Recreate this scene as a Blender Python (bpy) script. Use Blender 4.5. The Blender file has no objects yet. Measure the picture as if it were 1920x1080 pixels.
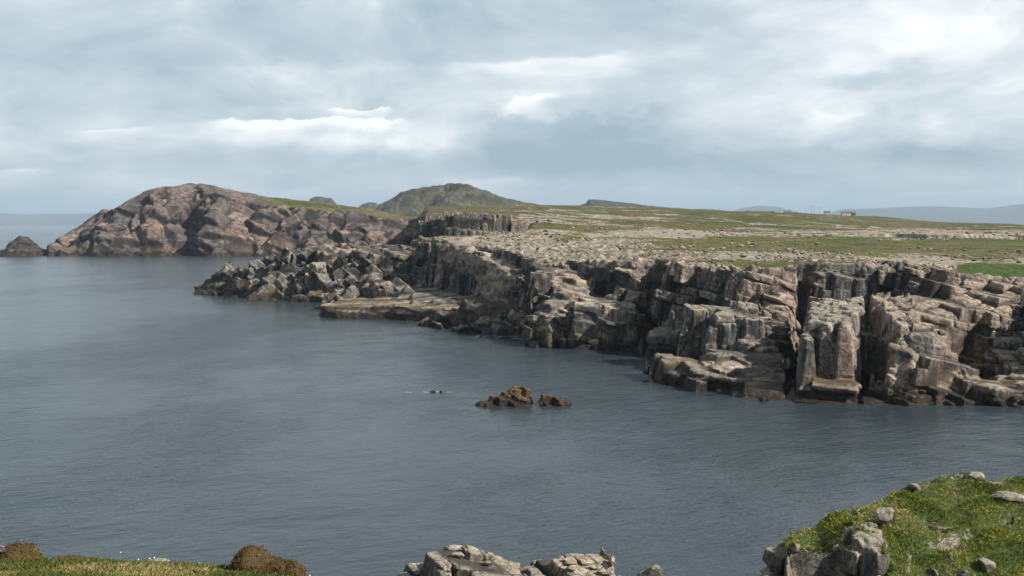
import bpy, math, random
import numpy as np
from mathutils import Vector
rad = math.radians
sc = bpy.context.scene
# ------------------------------------------------------------------ camera
F_PX, CAM_Z, HOR = 1867.0, 20.0, 421.0
PITCH = math.atan((540 - HOR) / F_PX)
cam_d = bpy.data.cameras.new("camera"); cam = bpy.data.objects.new("camera", cam_d)
sc.collection.objects.link(cam)
cam.location = (0, 0, CAM_Z); cam.rotation_euler = (rad(90) - PITCH, 0, 0)
cam_d.sensor_width = 36; cam_d.lens = 36 * F_PX / 1920
cam_d.clip_start = 0.1; cam_d.clip_end = 90000
sc.camera = cam
# ------------------------------------------------------------------ sun, sky
SUN_DIR = Vector((0.80, -0.26, 0.60)).normalized()      # towards the sun
SUN_EL = math.asin(SUN_DIR.z); SUN_AZ = math.atan2(SUN_DIR.x, SUN_DIR.y)
sun_d = bpy.data.lights.new("sun", 'SUN'); sun_d.energy = 5.0; sun_d.angle = rad(1.2); sun_d.color = (1.0, 0.93, 0.84)
sun = bpy.data.objects.new("sun", sun_d); sc.collection.objects.link(sun)
sun.rotation_euler = (-SUN_DIR).to_track_quat('-Z', 'Y').to_euler(); sun.location = (200, -50, 300)
sc.view_settings.view_transform = 'Standard'; sc.view_settings.look = 'None'
sc.view_settings.exposure = 0.38; sc.view_settings.gamma = 1.0
sc.cycles.max_bounces = 5; sc.cycles.volume_bounces = 0; sc.cycles.diffuse_bounces = 2; sc.cycles.glossy_bounces = 2
sc.cycles.use_denoising = True
sc.cycles.sample_clamp_indirect = 4

class NT:
    """small helper for node trees"""
    def __init__(s, nt): s.nt = nt; s.N = nt.nodes; s.L = nt.links; s.N.clear()
    def put(s, sock, v):
        if isinstance(v, bpy.types.NodeSocket): s.L.new(v, sock); return
        if isinstance(v, tuple) and len(v) == 3 and sock.type == 'RGBA': v = v + (1.0,)
        if True: sock.default_value = v
    def math(s, op, a, b=0.0, c=None, clamp=False):
        n = s.N.new('ShaderNodeMath'); n.operation = op; n.use_clamp = clamp
        s.put(n.inputs[0], a); s.put(n.inputs[1], b)
        if c is not None: s.put(n.inputs[2], c)
        return n.outputs[0]
    def vmath(s, op, a, b=None):
        n = s.N.new('ShaderNodeVectorMath'); n.operation = op; s.put(n.inputs[0], a)
        if b is not None: s.put(n.inputs[1], b)
        return n.outputs[0]
    def comb(s, x, y, z):
        n = s.N.new('ShaderNodeCombineXYZ'); s.put(n.inputs[0], x); s.put(n.inputs[1], y); s.put(n.inputs[2], z); return n.outputs[0]
    def sep(s, v):
        n = s.N.new('ShaderNodeSeparateXYZ'); s.put(n.inputs[0], v); return n.outputs
    def noise(s, vec, scale, detail=4, rough=0.55, dist=0.0, col=False):
        n = s.N.new('ShaderNodeTexNoise'); s.put(n.inputs['Vector'], vec); n.inputs['Scale'].default_value = scale
        n.inputs['Detail'].default_value = detail; n.inputs['Roughness'].default_value = rough; n.inputs['Distortion'].default_value = dist
        return n.outputs['Color' if col else 'Fac']
    def voro(s, vec, scale, feature='F1', rnd=1.0, out='Distance'):
        n = s.N.new('ShaderNodeTexVoronoi'); n.feature = feature; s.put(n.inputs['Vector'], vec)
        n.inputs['Scale'].default_value = scale; n.inputs['Randomness'].default_value = rnd
        return n.outputs[out]
    def mr(s, v, a, b, c=0.0, d=1.0, smooth=True):
        n = s.N.new('ShaderNodeMapRange'); s.put(n.inputs[0], v)
        if smooth: n.interpolation_type = 'SMOOTHSTEP'
        for i, q in enumerate((a, b, c, d)): s.put(n.inputs[1 + i], q)
        return n.outputs[0]
    def mix(s, f, a, b, mode='MIX'):
        n = s.N.new('ShaderNodeMix'); n.data_type = 'RGBA'; n.blend_type = mode; n.clamp_factor = True
        s.put(n.inputs[0], f)
        for sock, v in ((n.inputs[6], a), (n.inputs[7], b)):
            if isinstance(v, tuple) and len(v) == 3: v = v + (1.0,)
            s.put(sock, v)
        return n.outputs[2]
    def attr(s, name, out='Fac'):
        n = s.N.new('ShaderNodeAttribute'); n.attribute_name = name; return n.outputs[out]

world = bpy.data.worlds.new("World"); sc.world = world; world.use_nodes = True
w = NT(world.node_tree)
tc = w.N.new('ShaderNodeTexCoord').outputs['Generated']
sky = w.N.new('ShaderNodeTexSky'); sky.sky_type = 'NISHITA'; sky.sun_disc = False
sky.sun_elevation = SUN_EL; sky.sun_rotation = SUN_AZ; sky.air_density = 1.0; sky.dust_density = 1.5
dx, dy, dz = w.sep(tc)
hyp = w.math('SQRT', w.math('ADD', w.math('MULTIPLY', dx, dx), w.math('MULTIPLY', dy, dy)))
hyp = w.math('MAXIMUM', hyp, 0.02)
az = w.math('ARCTAN2', dx, dy)                       # radians right of north
el = w.math('DIVIDE', dz, hyp)
up = w.math('MAXIMUM', dz, 0.0)
# cloud deck: direction projected on a high layer
den = w.math('ADD', up, 0.10)
lay = w.comb(w.math('DIVIDE', dx, den), w.math('DIVIDE', dy, den), 0.0)
ang = w.comb(az, w.math('MULTIPLY', el, 2.6), 0.0)
wn = w.noise(ang, 9.0, 5, 0.6, 0.0, col=True)
warp = w.vmath('SUBTRACT', wn, (0.5, 0.5, 0.5))
wx, wy, _ = w.sep(warp)
skv = w.comb(az, w.math('MULTIPLY', w.math('POWER', w.math('MAXIMUM', w.math('ADD', el, 0.012), 0.0), 0.6), 1.5), 0.0)
n1 = w.noise(skv, 5.0, 9, 0.60, 0.9)
n2 = w.noise(lay, 0.9, 8, 0.58, 0.3)
n3 = w.noise(skv, 17.0, 6, 0.6, 0.5); puff = w.noise(w.comb(az, w.math('MULTIPLY', el, 1.5), 0.0), 24.0, 6, 0.62, 0.2)
val = w.math('ADD', w.math('MULTIPLY', w.math('SUBTRACT', n1, 0.5), 0.95), w.math('MULTIPLY', w.math('SUBTRACT', n2, 0.5), 0.40))
val = w.math('ADD', val, w.math('MULTIPLY', w.math('SUBTRACT', n3, 0.5), 0.34))
val = w.math('ADD', val, 0.47)
aw = w.math('ADD', az, w.math('MULTIPLY', wx, 0.10)); ew = w.math('ADD', el, w.math('MULTIPLY', wy, 0.05))
# soft banks: azimuth, elevation, widths, brightness
BANKS = [(1780, 90, 300, 70, .16), (1890, 200, 80, 60, .10), (1460, 190, 240, 60, .06), (1060, 285, 190, 55, -.22), (1260, 310, 170, 24, -.16), (1790, 300, 190, 22, -.26), (1860, 280, 80, 14, -.12),
         (250, 120, 340, 55, -.14), (800, 50, 500, 50, -.12), (1250, 20, 300, 30, -.05), (1650, 145, 95, 13, -.30), (680, 300, 260, 30, -.10), (500, 262, 330, 22, .14), (1540, 235, 60, 26, .14), (120, 380, 300, 30, -.10), (800, 262, 60, 26, .12)]
for (bx, by, rx, ry, am) in BANKS:
    a0 = math.atan((bx - 960) / F_PX); e0 = (HOR - by) / F_PX * math.cos(a0)
    qx = w.math('DIVIDE', w.math('SUBTRACT', aw, a0), rx / F_PX); qy = w.math('DIVIDE', w.math('SUBTRACT', ew, e0), ry / F_PX)
    r2 = w.math('ADD', w.math('MULTIPLY', qx, qx), w.math('MULTIPLY', qy, qy))
    g = w.math('MULTIPLY', w.math('EXPONENT', w.math('MULTIPLY', r2, -0.8)), w.math('ADD', .5, puff))
    val = w.math('ADD', val, w.math('MULTIPLY', g, am * 1.15))
# cloud shelves with a puffed upper edge that fade downwards: x0, x1, edge height at both, raggedness, sharpness, fade, brightness
SHELVES = [(375, 800, 232, 220, 46, 5, 22, .75), (630, 750, 206, 200, 60, 5, 26, .46), (125, 290, 262, 246, 22, 5, 9, .34), (430, 560, 206, 204, 26, 8, 14, .16), (-60, 90, 330, 324, 26, 6, 14, .36), (505, 620, 350, 346, 40, 14, 30, .26),
           (300, 800, 128, 108, 70, 26, 55, .24), (770, 1230, 122, 96, 30, 12, 75, .30), (930, 1050, 190, 168, 60, 8, 40, .36), (1180, 2100, 78, -60, 30, 16, 190, .10), (840, 1300, 218, 196, 110, 24, 110, -.25), (960, 1200, 178, 150, 80, 30, 90, -.10), (1200, 2050, 282, 262, 90, 20, 60, -.16),
           (830, 1010, 330, 330, 34, 8, 18, .26), (1150, 1450, 345, 352, 40, 8, 14, .18), (1560, 1930, 366, 360, 20, 5, 9, .24), (560, 900, 252, 262, 50, 16, 26, .12), (1080, 1220, 262, 250, 70, 10, 30, .12), (1500, 1600, 215, 225, 60, 8, 40, .14), (0, 2000, 372, 372, 20, 8, 10, .07)]
for (xa, xb, ya, yb, rag, soft, fade, am) in SHELVES:
    a0, a1 = math.atan((xa - 960) / F_PX), math.atan((xb - 960) / F_PX); e0, e1 = (HOR - ya) / F_PX, (HOR - yb) / F_PX
    t = w.mr(az, a0, a1, e0, e1, False); top_ = w.math('ADD', t, w.math('MULTIPLY', w.math('SUBTRACT', puff, .52), rag / F_PX)); dn = w.math('SUBTRACT', top_, el)
    ed = w.math('MULTIPLY', w.mr(dn, 0.0, soft / F_PX), w.math('EXPONENT', w.math('MULTIPLY', w.math('MAXIMUM', dn, 0.0), -F_PX / fade)))
    k = (a1 - a0) * .28; win = w.math('MULTIPLY', w.mr(aw, a0 - .01, a0 + k), w.mr(aw, a1 - k, a1 + .01, 1.0, 0.0))
    val = w.math('ADD', val, w.math('MULTIPLY', w.math('MULTIPLY', ed, win), am * 1.1))
val = w.math('ADD', w.math('MULTIPLY', w.math('SUBTRACT', val, .5), 1.3), .5)
cr = w.N.new('ShaderNodeValToRGB'); w.L.new(val, cr.inputs[0])
els = cr.color_ramp.elements
els[0].position = 0.0; els[0].color = (0.27, 0.36, 0.42, 1)
els[1].position = 1.0; els[1].color = (0.86, 0.89, 0.90, 1)
for p, c in ((0.25, (0.37, 0.452, 0.503)), (0.5, (0.485, 0.552, 0.595)), (0.75, (0.66, 0.698, 0.718))):
    e = els.new(p); e.color = c + (1,)
# near the horizon the cloud thins to the pale blue of far air
hz = w.mr(el, 0.0, 0.05, 0.55, 0.0)
cloud = w.mix(hz, cr.outputs[0], (0.40, 0.53, 0.63))
bright = w.N.new('ShaderNodeVectorMath'); bright.operation = 'SCALE'; w.L.new(cloud, bright.inputs[0]); bright.inputs['Scale'].default_value = 10.6
over = w.mr(el, .28, .70, 1.0, .52); over = w.math('MULTIPLY', over, w.mr(dy, -.3, .3, .55, 1.0))
final = w.mix(0.93, sky.outputs[0], w.mix(1.0, bright.outputs[0], w.comb(over, over, over), 'MULTIPLY'))
below = w.mix(w.math('LESS_THAN', dz, -0.01), final, (2.0, 2.6, 3.0))
bg = w.N.new('ShaderNodeBackground'); w.L.new(below, bg.inputs[0]); bg.inputs[1].default_value = 0.1
wo = w.N.new('ShaderNodeOutputWorld'); w.L.new(bg.outputs[0], wo.inputs[0])

# ------------------------------------------------------------------ projection helpers for laying out
def P(px, py, z):
    """world point at height z seen at photo pixel"""
    u, v = (px - 960) / F_PX, (540 - py) / F_PX
    c, s = math.cos(PITCH), math.sin(PITCH)
    d = (u, c + v * s, -s + v * c)
    t = (z - CAM_Z) / d[2]
    return (d[0] * t, d[1] * t, z)
def near_z(z, D):
    py = HOR + (CAM_Z - z) * F_PX / D; return CAM_Z - D * math.tan(PITCH + math.atan((py - 540) / F_PX))
def Q(px, D, z):
    if D < 60: z = near_z(z, D)
    k = math.cos(PITCH) + (CAM_Z - z) / D * math.sin(PITCH)
    return ((px - 960) / F_PX * D * k, D, z)
# ------------------------------------------------------------------ numpy noise
def hsh(i, j, k, s=0):
    n = (i.astype(np.int64) * 73856093) ^ (j.astype(np.int64) * 19349663) ^ (k.astype(np.int64) * 83492791) ^ (s * 2654435761 & 0xffffffff)
    n = (n ^ (n >> 13)) * 1274126177 & 0xffffffff
    n = ((n ^ (n >> 16)) * 2246822519) & 0xffffffff
    return ((n ^ (n >> 15)) & 0xffffff).astype(np.float32) / 16777215.0
def vnoise2(x, y, seed=0):
    i, j = np.floor(x), np.floor(y); fx, fy = (x - i).astype(np.float32), (y - j).astype(np.float32)
    fx = fx * fx * (3 - 2 * fx); fy = fy * fy * (3 - 2 * fy); k = np.zeros(1, dtype=np.int64)
    a, b = hsh(i, j, k, seed), hsh(i + 1, j, k, seed); c, d = hsh(i, j + 1, k, seed), hsh(i + 1, j + 1, k, seed)
    return (a + (b - a) * fx) * (1 - fy) + (c + (d - c) * fx) * fy
def fbm2(x, y, seed=0, oct=4, g=0.5):
    v = 0; a = 1; t = 0
    for o in range(oct):
        v = v + a * vnoise2(x * 2 ** o + 17 * o, y * 2 ** o - 31 * o, seed + o); t += a; a *= g
    return v / t
def vnoise3(x, y, z, seed=0):
    i, j, k = np.floor(x), np.floor(y), np.floor(z)
    fx, fy, fz = [(p - q).astype(np.float32) for p, q in ((x, i), (y, j), (z, k))]
    fx, fy, fz = [f * f * (3 - 2 * f) for f in (fx, fy, fz)]
    r = 0
    for a in (0, 1):
        for b in (0, 1):
            for c in (0, 1):
                r = r + hsh(i + a, j + b, k + c, seed) * (fx if a else 1 - fx) * (fy if b else 1 - fy) * (fz if c else 1 - fz)
    return r
def sst(a, b, x):
    t = np.clip((x - a) / (b - a), 0, 1); return t * t * (3 - 2 * t)
# ------------------------------------------------------------------ raster of the land's height
class Raster:
    def __init__(s, x0, x1, y0, y1, h, base=-4.0, style=0):
        s.x0, s.y0, s.h = x0, y0, h
        s.nx, s.ny = int((x1 - x0) / h) + 1, int((y1 - y0) / h) + 1
        s.X, s.Y = np.meshgrid(x0 + h * np.arange(s.nx), y0 + h * np.arange(s.ny), indexing='ij')
        s.X = s.X.astype(np.float32); s.Y = s.Y.astype(np.float32)
        s.H = np.full(s.X.shape, base, np.float32)
        s.S = np.full(s.X.shape, style, np.int8); s.T = np.zeros(s.X.shape, np.float32); s.R = np.ones(s.X.shape, np.float32)
        s.ID = np.zeros(s.X.shape, np.int16); s.G = np.zeros(s.X.shape, np.float32)
        s.names = {0: None}
    def warp(s, amp, sc, seed=3):
        s.WX = s.X + amp * 2 * (fbm2(s.X / sc, s.Y / sc, seed, 3) - .5); s.WY = s.Y + amp * 2 * (fbm2(s.X / sc + 50, s.Y / sc, seed + 9, 3) - .5)
    def sub(s, pts, m):
        a = np.array(pts)[:, :2]; lo, hi = a.min(0) - m, a.max(0) + m
        i0, i1 = max(0, int((lo[0] - s.x0) / s.h)), min(s.nx, int((hi[0] - s.x0) / s.h) + 2)
        j0, j1 = max(0, int((lo[1] - s.y0) / s.h)), min(s.ny, int((hi[1] - s.y0) / s.h) + 2)
        return (slice(i0, max(i0, i1)), slice(j0, max(j0, j1)))
    def poly(s, pts, sl):
        """signed distance (inside > 0) and nearest boundary point"""
        x, y = s.WX[sl], s.WY[sl]; best = np.full(x.shape, 1e9, np.float32); nx_, ny_ = x.copy(), y.copy(); ins = np.zeros(x.shape, bool)
        n = len(pts)
        for i in range(n):
            ax, ay = pts[i][:2]; bx, by = pts[(i + 1) % n][:2]
            ex, ey = bx - ax, by - ay; t = np.clip(((x - ax) * ex + (y - ay) * ey) / (ex * ex + ey * ey + 1e-9), 0, 1)
            cx, cy = ax + t * ex, ay + t * ey; d = (x - cx) ** 2 + (y - cy) ** 2
            m = d < best; best[m] = d[m]; nx_[m] = cx[m]; ny_[m] = cy[m]
            c = ((ay > y) != (by > y)) & (x < (bx - ax) * (y - ay) / (by - ay + 1e-12) + ax); ins ^= c
        return np.where(ins, np.sqrt(best), -np.sqrt(best)), np.where(ins, x, nx_), np.where(ins, y, ny_)
    def prism(s, pts, steep=7.0, style=1, tint=0.3, rough=1.0, name=None, crown=0.0, top=None, m=12):
        sl = s.sub(pts, m)
        if s.H[sl].size == 0: return
        d, cx, cy = s.poly(pts, sl)
        if top is None:
            A = np.array([[p[0], p[1], 1] for p in pts]); zz = np.array([p[2] for p in pts]); co = np.linalg.lstsq(A, zz, rcond=None)[0]
            tz = co[0] * cx + co[1] * cy + co[2]; zs = [p[2] for p in pts]; tz = np.clip(tz, min(zs) - .3, max(zs) + .3)
        else: tz = top(cx, cy)
        h = tz + np.where(d < 0, d * steep, 0) + crown * (np.clip(d, 0, 3) / 3 - 1)
        win = h > s.H[sl]
        s.H[sl] = np.where(win, h, s.H[sl])
        for arr, v in ((s.S, style), (s.T, tint), (s.R, rough)): arr[sl] = np.where(win, v, arr[sl])
        if name:
            k = len(s.names); s.names[k] = name; s.ID[sl] = np.where(win, k, s.ID[sl])
        else: s.ID[sl] = np.where(win & (d > -50), 0, s.ID[sl])
    def ridge(s, pts, w, slope, style=3, tint=0.2, rough=1.0, name=None, m=18):
        sl = s.sub(pts, m); x, y = s.WX[sl], s.WY[sl]; h = np.full(x.shape, -99, np.float32)
        for a, b in zip(pts, pts[1:]):
            ex, ey = b[0] - a[0], b[1] - a[1]; t = np.clip(((x - a[0]) * ex + (y - a[1]) * ey) / (ex * ex + ey * ey), 0, 1)
            d = np.hypot(x - a[0] - t * ex, y - a[1] - t * ey); h = np.maximum(h, a[2] + t * (b[2] - a[2]) - slope * np.maximum(d - w, 0))
        win = h > s.H[sl]; s.H[sl] = np.where(win, h, s.H[sl])
        for arr, v in ((s.S, style), (s.T, tint), (s.R, rough)): arr[sl] = np.where(win, v, arr[sl])
        k = 0
        if name: k = len(s.names); s.names[k] = name
        s.ID[sl] = np.where(win, k, s.ID[sl])
    def carve(s, pts, w, z0, steep=7.0, m=8):
        """a gully along a line: the land is cut down to z0"""
        sl = s.sub(pts, m); x, y = s.WX[sl], s.WY[sl]; d = np.full(x.shape, 99, np.float32)
        for a, b in zip(pts, pts[1:]):
            ex, ey = b[0] - a[0], b[1] - a[1]; t = np.clip(((x - a[0]) * ex + (y - a[1]) * ey) / (ex * ex + ey * ey), 0, 1)
            d = np.minimum(d, np.hypot(x - a[0] - t * ex, y - a[1] - t * ey))
        s.H[sl] = np.minimum(s.H[sl], z0 + steep * np.maximum(d - w, 0))
    def hollow(s, pts, z0, steep=6.0):
        sl = s.sub(pts, 6); d, _, _ = s.poly(pts, sl)
        s.H[sl] = np.minimum(s.H[sl], z0 + steep * np.maximum(-d, 0))
    def finish(s):
        gx, gy = np.gradient(s.H, s.h); g = np.sqrt(gx * gx + gy * gy)
        for ax in (0, 1):
            for _ in range(2): g = (np.roll(g, 1, ax) + g + np.roll(g, -1, ax)) / 3
        s.NG = (1 / np.sqrt(1 + np.minimum(g, 4) ** 2)).astype(np.float32)
    def ij(s, x, y):
        return (np.clip(((x - s.x0) / s.h), 0, s.nx - 1.001), np.clip(((y - s.y0) / s.h), 0, s.ny - 1.001))
    def at(s, arr, x, y):
        fi, fj = s.ij(x, y); i, j = fi.astype(np.int32), fj.astype(np.int32); a, b = (fi - i).astype(np.float32), (fj - j).astype(np.float32)
        return (arr[i, j] * (1 - a) + arr[i + 1, j] * a) * (1 - b) + (arr[i, j + 1] * (1 - a) + arr[i + 1, j + 1] * a) * b
    def near(s, arr, x, y):
        fi, fj = s.ij(x, y); return arr[(fi + .5).astype(np.int32), (fj + .5).astype(np.int32)]
    def field(s, x, y, z):
        return np.clip((s.at(s.H, x, y) - z) * s.at(s.NG, x, y), -2.5, 2.5)

def frame(yaw, tilt, roll=0):
    from mathutils import Euler
    return np.array(Euler((rad(roll), rad(tilt), rad(yaw)), 'XYZ').to_matrix(), dtype=np.float32)
# joint systems of the rock: rotation, block sizes, jitter, weight, crack depth
STYLES = {0: (frame(28, 11, 7), (3.6, 2.9, 2.0), .8, .84, .45),      # blocky granite
          1: (frame(12, 5, 3), (2.4, 2.2, 6.0), .6, .84, .8),      # upright columns
          2: (frame(20, 26, -8), (7.5, 4.2, 1.2), .5, .75, .5),     # slabs dipping right
          3: (frame(50, 30, 24), (5.2, 3.4, 1.9), .95, .9, .5),     # jumbled big blocks
          4: (frame(10, 4, 10), (1.5, 1.3, 1.0), .9, .7, .30),       # rubble
          5: (frame(-15, 6, 9), (7.0, 5.0, 1.1), .6, .5, .28),      # broad ledges
          6: (frame(-8, 27, 16), (19., 15., 5.5), .95, .72, .9),        # far cliffs
          7: (frame(25, 10, 6), (.8, .62, .5), .85, .5, .10),
          8: (frame(0, 0, 0), (3., 3., 2.), .9, .12, .0)}            # turf
def cells(x, y, z, M, size, jit, seed):
    q = [(M[0, a] * x + M[1, a] * y + M[2, a] * z) / size[a] for a in range(3)]
    b = [np.floor(v - .5) for v in q]
    d1 = np.full(x.shape, 1e9, np.float32); d2 = d1.copy()
    c1 = [np.zeros_like(x) for _ in range(3)]; c2 = [np.zeros_like(x) for _ in range(3)]; r1 = np.zeros_like(x)
    for ox in (0, 1):
        for oy in (0, 1):
            for oz in (0, 1):
                n = (b[0] + ox, b[1] + oy, b[2] + oz)
                c = [n[a] + .5 + jit * (hsh(*n, seed + a) - .5) for a in range(3)]
                d = sum(((c[a] - q[a]) * size[a]) ** 2 for a in range(3))
                m1 = d < d1; m2 = (~m1) & (d < d2)
                d2 = np.where(m1, d1, np.where(m2, d, d2)); d1 = np.where(m1, d, d1)
                for a in range(3):
                    c2[a] = np.where(m1, c1[a], np.where(m2, c[a], c2[a])); c1[a] = np.where(m1, c[a], c1[a])
                r1 = np.where(m1, hsh(*n, seed + 7), r1)
    sep = np.sqrt(sum(((c1[a] - c2[a]) * size[a]) ** 2 for a in range(3))) + 1e-3
    border = (d2 - d1) / (2 * sep)
    def w_(c):
        p = [c[a] * size[a] for a in range(3)]
        return [M[r, 0] * p[0] + M[r, 1] * p[1] + M[r, 2] * p[2] for r in range(3)]
    return w_(c1), w_(c2), border, r1
def bricks(x, y, z, M, size, jit, seed):
    """box-shaped blocks between three sets of joints, staggered from bed to bed"""
    q = [(M[0, a] * x + M[1, a] * y + M[2, a] * z) / size[a] for a in range(3)]; O = np.zeros(1, np.float32)
    def edge(i, j, k, a): return i + jit * (hsh(i, j, k, seed + a) - .5)
    def locate(q):
        k = np.floor(q[2]); k = k - (q[2] < edge(k, O, O, 2)); k = k + (q[2] >= edge(k + 1, O, O, 2)); s1 = hsh(k, O, O, seed + 4)
        j = np.floor(q[1] + s1); j = j - (q[1] + s1 < edge(j, k, O, 1)); j = j + (q[1] + s1 >= edge(j + 1, k, O, 1)); s0 = hsh(j, k, O, seed + 5)
        i = np.floor(q[0] + s0); i = i - (q[0] + s0 < edge(i, j, k, 0)); i = i + (q[0] + s0 >= edge(i + 1, j, k, 0))
        b = [(edge(i, j, k, 0) - s0, edge(i + 1, j, k, 0) - s0), (edge(j, k, O, 1) - s1, edge(j + 1, k, O, 1) - s1), (edge(k, O, O, 2), edge(k + 1, O, O, 2))]
        return (i, j, k), b
    idx, b = locate(q); d = np.full(x.shape, 1e9, np.float32); q2 = [v.copy() for v in q]
    for a in range(3):
        lo, hi = (q[a] - b[a][0]) * size[a], (b[a][1] - q[a]) * size[a]
        for dd, tgt in ((lo, b[a][0] - .02), (hi, b[a][1] + .02)):
            m = dd < d; d = np.where(m, dd, d)
            for c in range(3): q2[c] = np.where(m, tgt if c == a else q[c], q2[c])
    _, b2 = locate([v.astype(np.float32) for v in q2])
    def w_(bb):
        p = [(bb[a][0] + bb[a][1]) * .5 * size[a] for a in range(3)]; return [(M[r, 0] * p[0] + M[r, 1] * p[1] + M[r, 2] * p[2]).astype(np.float32) for r in range(3)]
    return w_(b), w_(b2), d.astype(np.float32), hsh(*idx, seed + 7)
BRICK = (0, 1, 2, 5, 7)
def split_of(k): return bricks if int(k) in BRICK else cells
def bend(x, y, z, scale):
    wa = 0.30 * scale; k = 3.2 * scale
    return (x + wa * (vnoise3(x / k, y / k, z / k, 5) - .5) * 2, y + wa * (vnoise3(x / k + 9, y / k, z / k, 6) - .5) * 2, z + wa * (vnoise3(x / k, y / k + 9, z / k, 8) - .5) * 2)
def rock_field(R, x, y, z, h, seed=11, small=True, scale=1.0):
    st = R.near(R.S, x, y); out = R.field(x, y, z); rough = R.at(R.R, x, y)
    wx, wy, wz = bend(x, y, z, scale)
    for k in np.unique(st):
        M, size, jit, wt, crack = STYLES[int(k)]; size = tuple(v * scale for v in size); crack = crack * scale ** .5; m = st == k
        a, b, c, g, rr = wx[m], wy[m], wz[m], out[m], rough[m]
        p1, p2, bd, r1 = split_of(k)(a, b, c, M, size, jit, seed + int(k))
        t = np.clip(bd / (2 * h), 0, .5)
        g1 = R.field(*p1) + (r1 - .5) * .9 * min(1, min(size)); g2 = R.field(*p2)
        gc = g1 * (.5 + t) + g2 * (.5 - t)
        f = g + rr * wt * (gc - g) - rr * crack * np.exp(-(bd / (1.25 * h)) ** 2)
        if small and k != 8:
            s2 = tuple(max(3.5 * h, v * .42) for v in size)
            p1, p2, bd, r1 = split_of(k)(a, b, c, M, s2, .5, seed + 40 + int(k))
            t = np.clip(bd / (2 * h), 0, .5)
            gc = (R.field(*p1) + (r1 - .5) * .5 * scale) * (.5 + t) + R.field(*p2) * (.5 - t)
            f = f + rr * .16 * (gc - g) - rr * crack * .35 * np.exp(-(bd / (.9 * h)) ** 2)
        out[m] = f
    return out
def surface_nets(F, org, h):
    s = F > 0; nx, ny, nz = F.shape
    c = [s[a:nx - 1 + a, b:ny - 1 + b, d:nz - 1 + d] for a in (0, 1) for b in (0, 1) for d in (0, 1)]
    al = c[0].copy(); an = c[0].copy()
    for q in c[1:]: al &= q; an |= q
    mix = an & ~al; I, J, K = np.nonzero(mix); n = len(I)
    idx = np.full(mix.shape, -1, np.int32); idx[I, J, K] = np.arange(n, dtype=np.int32)
    v = {(a, b, d): F[I + a, J + b, K + d] for a in (0, 1) for b in (0, 1) for d in (0, 1)}
    acc = np.zeros((n, 3), np.float32); cnt = np.zeros(n, np.float32)
    cor = list(v)
    for p in cor:
        for ax in range(3):
            if p[ax]: continue
            q = list(p); q[ax] = 1; q = tuple(q); A, B = v[p], v[q]; m = (A > 0) != (B > 0)
            t = np.where(m, A / np.where(m, A - B, 1), 0)
            for k in range(3): acc[:, k] += np.where(m, p[k] + (t if k == ax else 0), 0)
            cnt += m
    pos = (acc / cnt[:, None] + np.stack([I, J, K], 1)) * h + np.array(org, np.float32)
    quads = []
    for ax in range(3):
        o = [(1, 2), (2, 0), (0, 1)][ax]
        sl0 = [slice(None)] * 3; sl1 = [slice(None)] * 3; sl0[ax] = slice(0, -1); sl1[ax] = slice(1, None)
        A, B = s[tuple(sl0)], s[tuple(sl1)]; e = np.nonzero(A != B); e = [q.copy() for q in e]
        ok = np.ones(len(e[0]), bool)
        for t in o: ok &= (e[t] > 0) & (e[t] < F.shape[t] - 1)
        e = [q[ok] for q in e]; ins = s[e[0], e[1], e[2]]
        def cell(du, dv):
            q = [t.copy() for t in e]; q[o[0]] -= du; q[o[1]] -= dv; return idx[q[0], q[1], q[2]]
        Qd = np.stack([cell(1, 1), cell(0, 1), cell(0, 0), cell(1, 0)], 1)
        Qd[~ins] = Qd[~ins][:, ::-1]; quads.append(Qd)
    quads = np.concatenate(quads); quads = quads[(quads >= 0).all(1)]
    return pos, quads
def voxelise(R, bounds, h, seed=11, small=True, scale=1.0, extra=None):
    (x0, x1), (y0, y1), (z0, z1) = bounds
    nx, ny, nz = [int(round((b - a) / h)) + 1 for a, b in bounds]
    X = (x0 + h * np.arange(nx)).astype(np.float32); Y = (y0 + h * np.arange(ny)).astype(np.float32); Z = (z0 + h * np.arange(nz)).astype(np.float32)
    gx, gy = np.meshgrid(X, Y, indexing='ij'); Hh = R.at(R.H, gx, gy)
    hmax, hmin = Hh.copy(), Hh.copy(); rg = R.at(R.R, gx, gy)
    k = max(1, int(round(2.0 * scale / h)))
    for ax in (0, 1):
        a, b = hmax.copy(), hmin.copy()
        for d in range(-k, k + 1):
            a = np.maximum(a, np.roll(hmax, d, ax)); b = np.minimum(b, np.roll(hmin, d, ax))
        hmax, hmin = a, b
    mg = (.35 + 1.7 * rg) * scale
    F = np.empty((nx, ny, nz), np.float32)
    for i0 in range(0, nx, 48):
        i1 = min(nx, i0 + 48)
        lo = (hmin - mg)[i0:i1, :, None]; hi = (hmax + mg)[i0:i1, :, None]; zz = Z[None, None, :]
        act = (zz > lo) & (zz < hi); blk = np.where(zz <= lo, 2.0, -2.0).astype(np.float32) + np.zeros_like(act, np.float32)
        I, J, K = np.nonzero(act)
        if len(I):
            x, y, z = X[i0:i1][I], Y[J], Z[K]; f = rock_field(R, x, y, z, h, seed, small, scale)
            if extra is not None: f = extra(x, y, z, f)
            blk[I, J, K] = f
        F[i0:i1] = blk
    return solid(*surface_nets(F, (x0, y0, z0), h))
def pieces(n, quads):
    """label of the connected piece of each vertex"""
    lab = np.arange(n); e = np.concatenate([quads[:, [0, 1]], quads[:, [1, 2]], quads[:, [2, 3]]])
    for _ in range(200):
        old = lab.copy(); m = np.minimum(lab[e[:, 0]], lab[e[:, 1]]); np.minimum.at(lab, e[:, 0], m); np.minimum.at(lab, e[:, 1], m); lab = lab[lab]; lab = lab[lab]
        if (lab == old).all(): break
    return lab
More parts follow.
